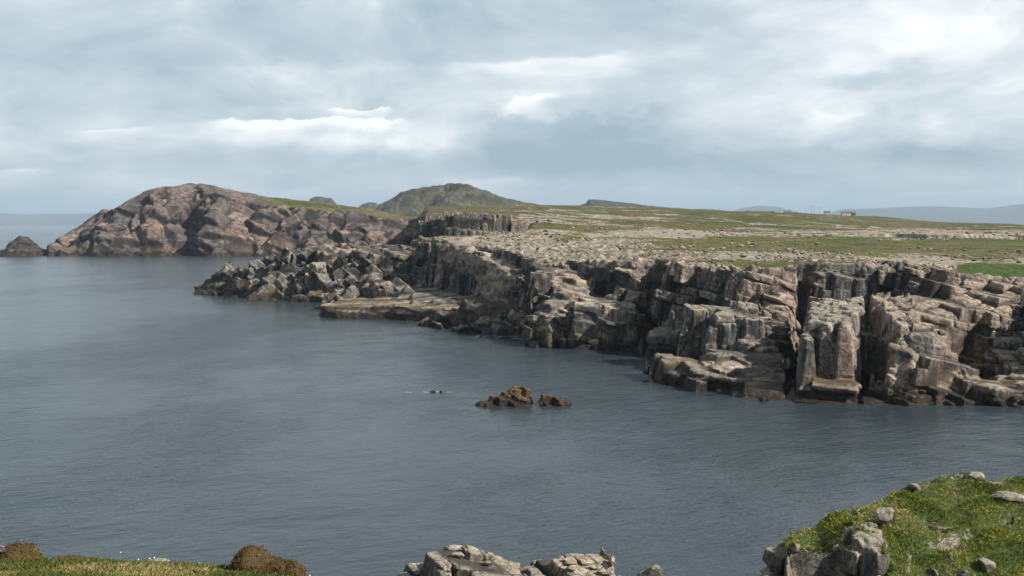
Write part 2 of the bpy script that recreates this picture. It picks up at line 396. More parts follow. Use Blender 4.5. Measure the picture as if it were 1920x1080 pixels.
def solid(pos, quads, least=80):
    """drop loose crumbs"""
    lab = pieces(len(pos), quads); cnt = np.bincount(lab, minlength=len(pos)); keep = cnt[lab[quads[:, 0]]] >= (least if least > 1 else cnt.max()); p, f, _ = part_of(pos, quads, {}, keep); return p, f
def relax(pos, quads, it=1, k=.5):
    for _ in range(it):
        acc = np.zeros_like(pos); cnt = np.zeros(len(pos), np.float32)
        for a in range(4):
            for b in ((a + 1) % 4, (a + 3) % 4):
                for c in range(3): acc[:, c] += np.bincount(quads[:, a], pos[quads[:, b], c], len(pos)).astype(np.float32)
                cnt += np.bincount(quads[:, a], minlength=len(pos))
        pos = pos * (1 - k) + k * acc / np.maximum(cnt, 1)[:, None]
    return pos.astype(np.float32)
def mesh_np(name, pos, faces, mat, attrs=None, smooth=True, parent=None, sharp=0):
    """ONE mesh object from numpy arrays (faces: n x 3 or n x 4)"""
    me = bpy.data.meshes.new(name); k = faces.shape[1]
    me.vertices.add(len(pos)); me.vertices.foreach_set('co', np.ascontiguousarray(pos, np.float32).ravel())
    me.loops.add(faces.size); me.loops.foreach_set('vertex_index', np.ascontiguousarray(faces, np.int32).ravel())
    me.polygons.add(len(faces)); me.polygons.foreach_set('loop_start', np.arange(0, faces.size, k, dtype=np.int32))
    me.polygons.foreach_set('loop_total', np.full(len(faces), k, np.int32))
    me.polygons.foreach_set('use_smooth', np.full(len(faces), smooth, bool))
    for an, av in (attrs or {}).items():
        if av.ndim == 1:
            a = me.attributes.new(an, 'FLOAT', 'POINT'); a.data.foreach_set('value', np.ascontiguousarray(av, np.float32))
        else:
            a = me.attributes.new(an, 'FLOAT_COLOR', 'POINT'); c = np.ones((len(av), 4), np.float32); c[:, :3] = av; a.data.foreach_set('color', c.ravel())
    me.update(calc_edges=True); me.validate()
    if smooth and sharp: me.set_sharp_from_angle(angle=rad(sharp))
    me.materials.append(mat)
    o = bpy.data.objects.new(name, me); sc.collection.objects.link(o)
    if parent: o.parent = parent
    return o
def tag(o, label=None, cat=None, group=None, kind=None):
    for k, v in (('label', label), ('category', cat), ('group', group), ('kind', kind)):
        if v: o[k] = v
    return o
def empty(name, loc):
    o = bpy.data.objects.new(name, None); o.location = loc; o.empty_display_size = .2; sc.collection.objects.link(o); return o
def part_of(pos, faces, attrs, mask):
    f = faces[mask]; u, inv = np.unique(f, return_inverse=True)
    return pos[u], inv.reshape(f.shape), {k: v[u] for k, v in attrs.items()}
def centred(o):
    """put the object's origin at the base of its mesh"""
    n = len(o.data.vertices); a = np.empty(n * 3, np.float32); o.data.vertices.foreach_get('co', a); a = a.reshape(-1, 3)
    c = np.array([(a[:, 0].min() + a[:, 0].max()) / 2, (a[:, 1].min() + a[:, 1].max()) / 2, a[:, 2].min()], np.float32)
    o.data.vertices.foreach_set('co', (a - c).ravel()); o.data.update(); o.location = [float(v) for v in c]; return o

# ------------------------------------------------------------------ materials
def new_mat(name):
    m = bpy.data.materials.new(name); m.use_nodes = True; return m, NT(m.node_tree)
def finish_mat(n, col, rough, bump=None, strength=.6, dist=.1, spec=.3):
    b = n.N.new('ShaderNodeBsdfPrincipled'); n.put(b.inputs['Base Color'], col); n.put(b.inputs['Roughness'], rough); b.inputs['Specular IOR Level'].default_value = spec
    if bump is not None:
        bn = n.N.new('ShaderNodeBump'); bn.inputs['Strength'].default_value = strength; bn.inputs['Distance'].default_value = dist; n.put(bn.inputs['Height'], bump)
        n.L.new(bn.outputs[0], b.inputs['Normal'])
    o = n.N.new('ShaderNodeOutputMaterial'); n.L.new(b.outputs[0], o.inputs[0]); return b
def rock_material(name, sc_=1.0, tide=(.9, 2.6), lichen=.6, dark=1.0, pk=((.25, .155, .13), (.52, .36, .305)), tone=(1, 1, 1), whole=0.0):
    m, n = new_mat(name)
    geo = n.N.new('ShaderNodeNewGeometry'); pos, nor = geo.outputs['Position'], geo.outputs['Normal']
    x, y, z = n.sep(pos); _, _, nz = n.sep(nor)
    tint, cell, grass, pale = n.attr('tint'), n.attr('cell'), n.attr('grass'), n.attr('pale')
    big = n.noise(pos, .11 / sc_, 4, .6); mid = n.noise(pos, .7 / sc_, 5, .65); fine = n.noise(pos, 4.0 / sc_, 5, .7)
    strk = n.noise(n.comb(n.math('MULTIPLY', x, 1.6 / sc_), n.math('MULTIPLY', y, 1.6 / sc_), n.math('MULTIPLY', z, .16 / sc_)), 1.0, 5, .65)
    grey = n.mix(n.mr(mid, .3, .7), (.115, .112, .108), (.36, .352, .335))
    tan = n.mix(n.mr(mid, .3, .7), (.255, .205, .17), (.60, .50, .415))
    pink = n.mix(mid, pk[0], pk[1])
    f = n.math('ADD', n.math('MULTIPLY', n.math('SUBTRACT', n.math('ADD', big, n.math('MULTIPLY', cell, .5)), .75), 2.2), n.math('MULTIPLY', tint, 1.35))
    c = n.mix(n.math('MAXIMUM', n.math('MINIMUM', f, 1.0), 0.0), grey, tan)
    c = n.mix(n.math('MULTIPLY', n.mr(n.noise(pos, .23 / sc_, 4, .6, .5), .50, .68), n.math('MULTIPLY', tint, .85)), c, pink)
    if tone != (1, 1, 1): c = n.mix(1.0, c, tone, 'MULTIPLY')
    if whole: c = n.mix(n.math('MULTIPLY', pale, whole), c, n.mix(mid, (.22, .21, .19), (.58, .56, .52)))
    # block to block shade, fine grain
    c = n.mix(1.0, c, n.mix(cell, (.74, .74, .75), (1.18, 1.16, 1.12)), 'MULTIPLY')
    c = n.mix(.55, c, n.mix(n.mr(fine, .25, .75), (.48, .48, .49), (1.42, 1.40, 1.37)), 'MULTIPLY')
    # steep faces: mineral and algae streaks, deepened to paint in the faces' shade
    steep = n.mr(nz, .15, .6, 1.0, 0.0)
    c = n.mix(n.math('MULTIPLY', n.math('MULTIPLY', n.mr(strk, .38, .58), steep), n.math('SUBTRACT', .82 * dark, n.math('MULTIPLY', tint, .5))), c, (.055, .056, .058))
    # pale lichen on what looks up
    li = n.math('MULTIPLY', n.mr(nz, .45, .9), n.mr(n.noise(pos, 1.3 / sc_, 6, .7), .36, .62))
    c = n.mix(n.math('MULTIPLY', li, n.math('ADD', n.math('MULTIPLY', pale, .8), lichen * .45)), c, n.mix(n.noise(pos, .5 / sc_, 3), (.36, .35, .24), (.50, .47, .36)))
    spots = n.mr(n.noise(pos, 7 / sc_, 3, .6), .62, .70); c = n.mix(n.math('MULTIPLY', spots, .35 * lichen), c, (.07, .07, .065))
    # open joints hold dark soil and black lichen; crevice shade painted along block joints too
    vj = n.voro(n.vmath('ADD', pos, n.vmath('SCALE', n.noise(pos, .8 / sc_, 3, .6, 0, col=True))), .55 / sc_, 'DISTANCE_TO_EDGE')
    jt = n.mr(vj, .0, .055, 1.0, 0.0)
    vj2 = n.voro(n.comb(n.math('MULTIPLY', x, 1.0 / sc_), n.math('MULTIPLY', y, 1.0 / sc_), n.math('MULTIPLY', z, 2.1 / sc_)), 1.25, 'DISTANCE_TO_EDGE')
    jt2 = n.mr(vj2, .0, .05, 1.0, 0.0)
    joints = n.math('MAXIMUM', n.math('MULTIPLY', n.math('MULTIPLY', jt, .9), n.mr(n.noise(pos, .45 / sc_, 3), .48, .60)), n.math('MULTIPLY', n.math('MULTIPLY', jt2, .8), n.mr(n.noise(pos, .33 / sc_, 4), .50, .62)))
    hair = n.mr(n.math('ABSOLUTE', n.math('SUBTRACT', n.noise(n.comb(n.math('MULTIPLY', x, .8 / sc_), n.math('MULTIPLY', y, .8 / sc_), n.math('MULTIPLY', n.math('ADD', z, n.math('MULTIPLY', x, .35)), 2.0 / sc_)), 1.0, 4, .6), .5)), 0.0, .022, 1.0, 0.0); joints = n.math('MAXIMUM', joints, n.math('MULTIPLY', hair, .6))
    c = n.mix(n.math('MULTIPLY', joints, .9), c, (.022, .020, .018))
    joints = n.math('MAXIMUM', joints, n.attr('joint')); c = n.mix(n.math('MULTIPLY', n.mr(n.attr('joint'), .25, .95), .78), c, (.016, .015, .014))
    # the tidal zone: black lichen and wet weed low down, ochre above it
    zz = n.math('ADD', z, n.math('MULTIPLY', n.math('SUBTRACT', n.noise(pos, .35 / sc_, 4), .5), 2.6 * sc_ ** .5))
    oc = n.math('MULTIPLY', n.math('MULTIPLY', n.mr(n.noise(pos, .28 / sc_, 4), .42, .60), n.mr(zz, tide[0] * .8, tide[0] * 1.4)), n.mr(zz, tide[1] * .75, tide[1] * 1.35, 1.0, 0.0))
    c = n.mix(n.math('MULTIPLY', oc, .5), c, n.mix(n.noise(pos, .9 / sc_, 4), (.13, .075, .028), (.30, .215, .085)))
    wet = n.mr(zz, tide[0] * .45, tide[0] * 1.15, 1.0, 0.0)
    c = n.mix(n.math('MULTIPLY', wet, .95), c, n.mix(n.mr(n.noise(pos, 1.4 / sc_, 4), .4, .65), (.014, .013, .011), (.070, .042, .020)))
    # turf
    gn = n.noise(pos, .16 / sc_, 5, .65); g2 = n.noise(pos, 1.7 / sc_, 5, .7)
    gc = n.mix(n.mr(gn, .35, .65), (.070, .082, .022), (.165, .155, .055)); gc = n.mix(n.mr(n.noise(pos, .06 / sc_, 4), .5, .7), gc, (.175, .135, .075))
    gc = n.mix(.8, gc, n.mix(n.mr(g2, .3, .7), (.45, .5, .45), (1.45, 1.4, 1.3)), 'MULTIPLY')
    lush = n.attr('lush'); gc = n.mix(lush, gc, n.mix(n.mr(g2, .3, .7), (.026, .056, .010), (.105, .160, .032)))
    gm = n.mr(n.math('ADD', n.math('ADD', grass, n.math('MULTIPLY', n.math('SUBTRACT', n.noise(pos, .9 / sc_, 6, .7), .5), 1.3)), n.math('MULTIPLY', n.math('SUBTRACT', nz, 1.0), 1.2)), .42, .56)
    c = n.mix(gm, c, gc)
    bh = n.math('ADD', n.math('MULTIPLY', fine, .7), n.math('MULTIPLY', mid, .9))
    bh = n.math('SUBTRACT', bh, n.math('MULTIPLY', joints, .8)); bh = n.math('ADD', bh, n.math('MULTIPLY', n.noise(pos, 11 / sc_, 4, .75), .40))
    bh = n.math('ADD', bh, n.math('MULTIPLY', strk, .22))
    rg = n.math('SUBTRACT', .9, n.math('MULTIPLY', wet, .5))
    finish_mat(n, c, rg, bh, 1.0, .22 * sc_, .25)
    for nd in n.N:
        if nd.type == 'VECT_MATH' and nd.operation == 'SCALE': nd.inputs['Scale'].default_value = .9 * sc_
    return m
M_ROCK = rock_material('granite', tide=(1.75, 3.0))
M_FAR = rock_material('far_granite', 4.5, (4.0, 6.0), .35)
M_HEAD = rock_material('headland_rock', 3.2, (3.4, 5.6), .25, 1.2, ((.13, .080, .082), (.25, .165, .160)), (.60, .545, .56))
M_NEAR = rock_material('lichened_rock', .22, (.01, .02), 1.0, whole=.6)

def surf_attrs(R, pos, h, scale=1.0, seed=11):
    x, y, z = pos[:, 0].copy(), pos[:, 1].copy(), pos[:, 2].copy(); st = R.near(R.S, x, y); cell = np.zeros(len(x), np.float32); jo = np.zeros(len(x), np.float32); wx, wy, wz = bend(x, y, z, scale); rr = R.at(R.R, x, y)
    for k in np.unique(st):
        M, size, jit, _, _ = STYLES[int(k)]; m = st == k
        size = tuple(v * scale for v in size)
        _, _, b1_, r = split_of(k)(wx[m], wy[m], wz[m], M, size, jit, seed + int(k)); cell[m] = r
        _, _, b2_, _ = split_of(k)(wx[m], wy[m], wz[m], M, tuple(max(3.5 * h, v * .42) for v in size), .5, seed + 40 + int(k))
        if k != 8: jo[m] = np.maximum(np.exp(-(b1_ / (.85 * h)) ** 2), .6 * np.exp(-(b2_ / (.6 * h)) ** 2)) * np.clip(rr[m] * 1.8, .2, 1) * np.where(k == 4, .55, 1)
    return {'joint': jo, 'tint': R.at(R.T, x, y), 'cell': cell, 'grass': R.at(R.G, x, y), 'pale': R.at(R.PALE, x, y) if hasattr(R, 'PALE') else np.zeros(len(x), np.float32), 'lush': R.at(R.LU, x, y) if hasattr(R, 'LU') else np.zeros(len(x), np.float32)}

# ================================================================== THE LAND
PXS = np.array([700, 800, 1000, 1200, 1400, 1600, 1800, 2000, 2400.])
DS = np.array([150, 200, 250, 350, 500, 700, 1000, 1300, 2200.])
ZT = np.array([[9, 10, 10.5, 12.8, 13.4, 14.2, 12.8, 12.4, 12],
               [12, 13, 13.5, 14.8, 14.8, 15, 14.4, 14.0, 13.6],
               [16, 16.5, 17.6, 16.6, 16.2, 15.8, 15.5, 15.0, 15],
               [20, 22, 21.8, 20, 18.2, 17.0, 16.6, 16.2, 16],
               [25, 26.5, 27, 25, 22, 20, 18.3, 17.5, 17],
               [30, 31.5, 33, 31, 27.5, 24, 20.5, 18.8, 18],
               [37, 38, 38.8, 36.8, 33.2, 29, 21.5, 17, 15],
               [30, 30, 34, 34, 28, 24, 14, 8, 6],
               [-6, -6, -6, -6, -6, -6, -6, -6, -6]])
def plateau(x, y):
    px = 960 + F_PX * x / np.maximum(y, 1) ; D = np.clip(y, 130, 2199)
    pxc = np.clip(px, 700, 2399)
    i = np.clip(np.searchsorted(DS, D) - 1, 0, len(DS) - 2); j = np.clip(np.searchsorted(PXS, pxc) - 1, 0, len(PXS) - 2)
    t = (D - DS[i]) / (DS[i + 1] - DS[i]); u = (pxc - PXS[j]) / (PXS[j + 1] - PXS[j]); u = u * u * (3 - 2 * u)
    z = (ZT[i, j] * (1 - t) + ZT[i + 1, j] * t) * (1 - u) + (ZT[i, j + 1] * (1 - t) + ZT[i + 1, j + 1] * t) * u
    z = z + (fbm2(x / 38, y / 38, 21, 4) - .5) * np.clip(y / 160, .6, 3.2) + (fbm2(x / 9, y / 9, 22, 3) - .5) * .5
    # the peat bank: a low scarp across the turf on the right
    ds = 292 + 14 * np.sin(px / 60.) - 10 * sst(1690, 1560, px) + (fbm2(px / 50, px * 0, 4, 3) - .5) * 16
    z = z + 1.35 * sst(ds, ds + 1.6, y) * sst(1530, 1720, px) * sst(ds + 75, ds + 12, y)
    return z.astype(np.float32)
def grass_cover(x, y, z):
    """how much of the level ground is turf and not bare rock (0-1)"""
    px = 960 + F_PX * x / np.maximum(y, 1); py = HOR + (CAM_Z - z) * F_PX / np.maximum(y, 1)
    n = fbm2(x / 22, y / 30, 31, 4); n2 = fbm2(x / 5, y / 8, 33, 4)
    prof = np.interp(py, [380, 396, 404, 418, 426, 431, 436, 440, 446, 452, 466, 474, 484, 496, 512, 560], [.9, .9, .85, .85, .75, .6, .12, .3, .85, .95, .9, .68, .62, .42, .12, 0])
    profL = np.interp(py, [380, 398, 403, 408, 414, 420, 426, 434, 445, 460, 480, 500, 520], [.75, .6, .35, .35, .55, .7, .65, .55, .42, .26, .12, .04, 0])
    r = sst(1080, 1330, px); g = profL * (1 - r) + prof * r
    return np.clip(g + (n - .5) * 1.3 * .9 + (n2 - .5) * .5, 0, 1).astype(np.float32)

R = Raster(-112, 196, 100, 352, .25)
R.warp(.32, 4.0)
edge = [Q(p, d, 13) for p, d in ((785, 352), (796, 300), (806, 262), (850, 238), (930, 222), (985, 205), (1003, 190), (1075, 186), (1140, 178), (1222, 170), (1228, 159), (1300, 157),
        (1345, 151), (1375, 146), (1440, 146), (1500, 150), (1532, 149), (1640, 149), (1700, 150), (1780, 144), (1920, 144), (2060, 130), (2200, 122), (2700, 118))] + [(196, 352, 13)]
R.prism([(400, 352, 13) if i == len(edge) - 1 else p for i, p in enumerate(edge)], steep=3.0, style=0, tint=.45, rough=.85, top=plateau, m=30)
# rougher, smaller stones on the open ground
inner = (R.H > plateau(R.X, R.Y) - .3)
R.S[inner] = 4; pxi = 960 + F_PX * R.X / R.Y; R.R = np.where(inner, .28 + .6 * np.clip(sst(262, 215, R.Y) * sst(1420, 1250, pxi) + sst(172, 160, R.Y) * .8, 0, 1), R.R).astype(np.float32)
R.G = np.where(inner, grass_cover(R.X, R.Y, R.H), 0).astype(np.float32)
soft = R.G > .55; R.R[soft] = .2
# --- the middle coast: benches and slabs stepping down to the water
Pp = R.prism
Pp([Q(985, 200, 9), Q(1000, 172, 3.5), Q(1100, 159, 2.0), Q(1208, 158, 2.2), Q(1212, 170, 5), Q(1100, 186, 8)], 2.2, 0, .35)
Pp([Q(1000, 176, 10), Q(1030, 173, 9.5), Q(1045, 190, 13.3), Q(992, 192, 13)], 6, 1, .3, name='pillar_left')
Pp([Q(1036, 176, 10.3), Q(1078, 167, 6.2), Q(1112, 176, 9.5), Q(1114, 192, 13), Q(1042, 194, 13.6)], 5, 2, .55, .7, name='striped_slab')
Pp([Q(1003, 166, 6.6), Q(1030, 161, 3.6), Q(1074, 166, 6.8), Q(1066, 172, 8.2), Q(1010, 174, 8.0)], 5, 2, .25, .7, name='grey_slab')
Pp([Q(1076, 160, 7.2), Q(1205, 159, 7.1), Q(1218, 165, 7.4), Q(1212, 178, 7.6), Q(1106, 177, 7.7)], 8, 0, .25, .8, name='square_head')
Pp([Q(1112, 178, 12.3), Q(1156, 177, 12), Q(1160, 186, 13.4), Q(1116, 190, 13.6)], 5, 0, .5, name=None)
Pp([Q(1172, 175, 12.2), Q(1218, 173, 12.2), Q(1220, 184, 13.4), Q(1170, 186, 13.6)], 7, 0, .55)
Pp([Q(1165, 168, 8.8), Q(1218, 164, 7.6), Q(1220, 176, 8.6), Q(1168, 178, 9.4)], 5, 0, .2)
Pp([Q(1000, 171, 1.8), Q(1060, 163, 1.6), Q(1205, 157.6, 1.8), Q(1205, 163, 2.6), Q(1030, 178, 3.0)], 4, 5, .5)
# pink sloping slab and the dark cliff under it
Pp([Q(826, 240, 16.3), Q(905, 252, 17.2), Q(965, 218, 13.0), Q(992, 197, 9.6), Q(955, 200, 10.0), Q(880, 224, 14.0)], 5, 2, .95, .5, name='pink_slab')
Pp([Q(803, 250, 14.6), Q(870, 222, 11.0), Q(900, 216, 9), Q(985, 192, 6.2), Q(992, 204, 9), Q(880, 236, 15)], 4, 1, .2)
# flat skerries left of it
Pp([Q(598, 216, 1.6), Q(625, 213, 3.3), Q(735, 209, 3.4), Q(800, 205, 3.0), Q(860, 198, 2.8), Q(945, 193, 3.2), Q(985, 200, 4), Q(945, 232, 4.2), Q(800, 250, 3.6), Q(735, 247, 3.8), Q(625, 225, 3.4)], 4, 5, .75, .6, name='flat_skerry')
Pp([Q(775, 212, 4.2), Q(905, 206, 4.1), Q(945, 222, 5.0), Q(870, 236, 5.4), Q(770, 238, 4.6)], 3, 5, .25, .5)
R.ridge([Q(640, 232, 4.0), Q(672, 240, 6.6), Q(700, 238, 6.8), Q(735, 234, 6.9), Q(764, 230, 4.8)], 2.0, 1.1, 3, .3, name='skerry_boulders')
Pp([Q(808, 195, .9), Q(850, 187, 1.3), Q(960, 180, 1.6), Q(1000, 172, 1.8), Q(1000, 184, 3.4), Q(900, 198, 3.2), Q(830, 203, 2.4)], 4, 5, .5)
R.ridge([Q(845, 196, 3.4), Q(900, 192, 4.6), Q(950, 188, 5.2), Q(985, 186, 6)], 1.6, 1.0, 3, .25)
# --- the jagged peninsula
R.ridge([Q(380, 300, .3), Q(408, 296, 4.2), Q(440, 291, 8.3), Q(462, 289, 7.6), Q(500, 285, 9.0), Q(515, 284, 11.0), Q(556, 280, 13.3), Q(610, 277, 13.4)], 2.6, .92, 3, .05, name='peninsula')
Pp([Q(602, 271, 12.6), Q(660, 268, 12.4), Q(790, 262, 12.0), Q(802, 276, 13.6), Q(757, 284, 15.6), Q(668, 286, 15.6), Q(640, 286, 14.4), Q(560, 290, 13.4)], 2.6, 0, .5, .8, name='peninsula_head')
Pp([Q(450, 285, 3), Q(560, 270, 3), Q(615, 262, 2.6), Q(690, 262, 7.5), Q(760, 262, 8.5), Q(790, 262, 9), Q(780, 290, 12), Q(520, 300, 10)], 1.1, 3, .0, name='peninsula')
R.ridge([Q(560, 270, 4.0), Q(600, 267, 8.0), Q(640, 268, 10.5), Q(690, 266, 9.4)], 2.0, 1.1, 3, .0, name='peninsula')
Pp([Q(615, 262, 2.0), Q(700, 252, 2.4), Q(800, 244, 3.0), Q(810, 262, 5), Q(700, 266, 5)], 1.6, 5, .3, .7)
R.hollow([Q(792, 258, 0), Q(968, 262, 0), Q(985, 326, 0), Q(880, 334, 0), Q(785, 334, 0)], 15.9, 1.3)
Pp([Q(796, 328, 22.6), Q(850, 319, 22.9), Q(925, 321, 22.3), Q(962, 334, 21.9), Q(966, 352, 22.2), Q(794, 352, 23.6)], 5, 1, .15, .8, name='back_cliff')
# left end of the plateau
# --- the near cliffs
Pp([Q(1232, 157.5, 12.6), Q(1320, 156.5, 13.0), Q(1356, 150.5, 12.4), Q(1366, 156, 13.3), Q(1300, 168, 13.6), Q(1230, 168, 13.2)], 9, 1, .02, name='grey_wall')
Pp([Q(1216, 151.5, 2.6), Q(1276, 150.5, 3.2), Q(1352, 148, 5.4), Q(1352, 157, 6.6), Q(1220, 159, 6.4)], 8, 5, .25, .6, name='tilted_ledge')
Pp([Q(1278, 138, 7.2), Q(1318, 137.5, 7.5), Q(1350, 138, 7.7), Q(1358, 143, 7.9), Q(1288, 144, 7.8)], 8, 1, .1, .75, name='lichen_head')
Pp([Q(1338, 134, 4.5), Q(1478, 131, 4.0), Q(1484, 146, 8), Q(1360, 146, 7)], 3, 0, .3)
Pp([Q(1322, 131, 6.7), Q(1430, 130.5, 6.9), Q(1432, 138, 7.2), Q(1326, 138, 7.1)], 9, 1, .12, .75, name='stepped_block')
Pp([Q(1344, 133.5, 7.8), Q(1424, 133, 7.9), Q(1428, 141, 8.2), Q(1350, 141, 8.0)], 9, 1, .15, .75, name='stepped_block')
Pp([Q(1378, 135.5, 9.5), Q(1420, 135.5, 9.5), Q(1424, 144, 9.8), Q(1374, 144, 9.6)], 9, 1, .2, .75, name='stepped_block')
Pp([Q(1430, 131.5, 6.2), Q(1462, 131, 5.8), Q(1482, 136, 5.8), Q(1478, 146, 10), Q(1425, 147, 10.5)], 6, 0, .6, .8)
Pp([Q(1366, 146, 10.0), Q(1424, 141, 9.2), Q(1452, 138, 8.6), Q(1482, 135, 6.2), Q(1492, 140, 8.6), Q(1504, 152, 13.0), Q(1400, 156, 13.4), Q(1366, 154, 12.8)], 5, 2, .85, .85, name='ribbed_slope')
# lower slab by the water
Pp([Q(1292, 122, 2.6), Q(1312, 119.5, 2.1), Q(1385, 117.5, 1.9), Q(1474, 117, 2.1), Q(1480, 129, 4.4), Q(1405, 130, 4.7), Q(1330, 130, 4.3)], 5, 0, .25, .8, name='low_slab', crown=.5)
Pp([Q(1226, 126.5, 1.9), Q(1300, 120.5, 1.6), Q(1330, 128, 3), Q(1235, 132, 2.4)], 7, 1, .1, .8, name='low_slab')
Pp([Q(1335, 118, 1.2), Q(1395, 114.2, .8), Q(1474, 113.2, 1.0), Q(1476, 120, 2.3), Q(1330, 120, 2.0)], 3, 5, .9, .6)
# the tall buttress, its columns and its foot
Pp([Q(1493, 116.4, 9.2), Q(1612, 116.2, 8.9), Q(1628, 118, 9.2), Q(1620, 134, 9.9), Q(1503, 134.5, 9.8)], 14, 1, .12, .55, name='tall_buttress')
Pp([Q(1486, 113.6, 6.9), Q(1526, 113.4, 7.2), Q(1529, 119, 7.6), Q(1492, 119, 7.6)], 14, 1, .12, .3, name='tall_buttress')
Pp([Q(1541, 114.0, 8.5), Q(1564, 113.8, 8.6), Q(1567, 119, 9), Q(1543, 119, 9)], 16, 1, .9, .25, name='tall_buttress')
Pp([Q(1573, 112.8, 8.6), Q(1620, 112.4, 8.8), Q(1627, 119.5, 9.1), Q(1575, 119.5, 9.0)], 16, 1, 1.0, .25, name='tall_buttress')
Pp([Q(1480, 111.2, 1.3), Q(1560, 109.8, 1.3), Q(1611, 109.6, 1.2), Q(1612, 116, 2.2), Q(1484, 116, 2.4)], 4, 5, .9, .6)
# the buttress to its right that falls away in steps
Pp([Q(1634, 115.5, 8.6), Q(1672, 113.5, 8.4), Q(1706, 113.6, 8.4), Q(1722, 121, 9.4), Q(1704, 129, 10.4), Q(1632, 131, 10.0)], 8, 1, .7, .7, name='stair_buttress')
Pp([Q(1650, 113, 6), Q(1672, 112.0, 7.4), Q(1710, 111.8, 6.4), Q(1735, 114, 5.6), Q(1730, 119, 8)], 7, 2, .95, .5, name='stair_buttress')
for (a, b, d, zz) in ((1690, 1752, 112.6, 7.4), (1700, 1773, 113.4, 6.3), (1716, 1790, 112.4, 4.9), (1736, 1812, 112.0, 3.9), (1760, 1836, 111.4, 2.9), (1790, 1880, 110.8, 2.0)):
    Pp([Q(a, d, zz), Q(b, d + .6, zz), Q(b + 2, d + 6, zz + .2), Q(a, d + 7, zz + .3)], 7, 0, .5, .9, name='stair_buttress')
Pp([Q(1626, 109.6, .8), Q(1700, 108.8, .8), Q(1860, 109.6, .9), Q(1860, 116, 2.0), Q(1640, 116, 2.6)], 3, 0, .6, .8)
Pp([Q(1862, 109, 1.6), Q(1960, 107.6, 1.6), Q(2200, 104, 2.0), Q(2200, 112, 2), Q(1866, 112, 1.8)], 9, 0, .5, .5)
# right hand bay: pink back wall, overhung dark bay, ledges
Pp([Q(1700, 131, 7.6), Q(1826, 129, 7.2), Q(1920, 136, 9.4), Q(1960, 146, 12.4), Q(1700, 147, 12.2)], 6, 0, .9, .9, name='pink_wall')
Pp([Q(1700, 142, 12.0), Q(1782, 139, 11.6), Q(1786, 150, 14.3), Q(1700, 150, 14.3)], 3, 0, .35, .9)
Pp([Q(1842, 137, 8.6), Q(1880, 136, 8.8), Q(2080, 132, 9.2), Q(2100, 148, 12), Q(1850, 146, 11)], 9, 1, .15)
Pp([Q(1862, 126, 5.2), Q(2080, 122, 5.2), Q(2080, 140, 5.6), Q(1850, 138, 5.6)], 7, 5, .1, .6)
Pp([Q(1880, 120, 3.7), Q(2080, 116, 3.7), Q(2080, 128, 3.8), Q(1868, 128, 3.8)], 7, 5, .2, .7)
Pp([Q(1870, 115, 2.3), Q(2080, 111, 2.3), Q(2080, 122, 2.5), Q(1860, 121, 2.3)], 7, 5, .2, .7)
Pp([Q(1960, 121, 11.5), Q(2100, 116, 12.5), Q(2260, 116, 14), Q(2260, 136, 14), Q(1985, 136, 12)], 6, 1, .2)  # tall rock beyond the right edge of view, added to shade the bay
R.hollow([Q(1782, 117, 0), Q(1858, 121, 0), Q(1846, 133, 0), Q(1790, 132, 0), Q(1768, 124, 0)], 1.6, 9)
# back wall behind the tall buttress
Pp([Q(1533, 148, 14.0), Q(1640, 146.5, 13.6), Q(1648, 152, 14), Q(1536, 158, 14.4)], 12, 1, .02, .9, name='back_wall')
Pp([Q(1650, 150, 13.6), Q(1700, 149, 13.6), Q(1702, 160, 14.2), Q(1648, 160, 14.2)], 12, 1, .02)
R.hollow([Q(1500, 137, 0), Q(1690, 134.5, 0), Q(1690, 143, 0), Q(1645, 147, 0), Q(1500, 147, 0)], 4.0, 12)
# fissures
R.carve([Q(1476, 108, 0), Q(1484, 118, 0), Q(1494, 134, 0), Q(1508, 149, 0)], 0.55, -1.5, 14)
R.carve([Q(1617, 108, 0), Q(1624, 118, 0), Q(1632, 124, 0)], 0.50, -1.5, 12)
R.carve([Q(1206, 155, 0), Q(1219, 163, 0), Q(1223, 174, 0)], 0.8, -1.5, 9)
R.carve([Q(1647, 112, 0), Q(1648, 117.5, 0)], 0.7, 1.8, 12)
for k in range(90):    # short random joints
    rnd = random.Random(k); i = rnd.randrange(40, R.nx - 40); j = rnd.randrange(20, R.ny - 60)
    if 2 < R.H[i, j] < 18 and R.G[i, j] < .4:
        a = rnd.choice((rnd.uniform(1.2, 1.8), rnd.uniform(-.3, .3))); L = rnd.uniform(4, 12)
        x, y = R.X[i, j], R.Y[i, j]; R.carve([(x, y, 0), (x + L * math.cos(a), y + L * math.sin(a), 0)], rnd.uniform(.1, .3), R.H[i, j] - rnd.uniform(1.2, 3), 5)
near_ = (R.Y < 163) & (R.ID > 0) & (R.H < plateau(R.X, R.Y) - .4); R.R = np.where(near_, R.R * .55, R.R).astype(np.float32); R.R = np.where(np.isin(R.ID, [k for k, v in R.names.items() if v in ('pink_slab', 'striped_slab', 'grey_slab', 'square_head')]), R.R * .55, R.R).astype(np.float32)
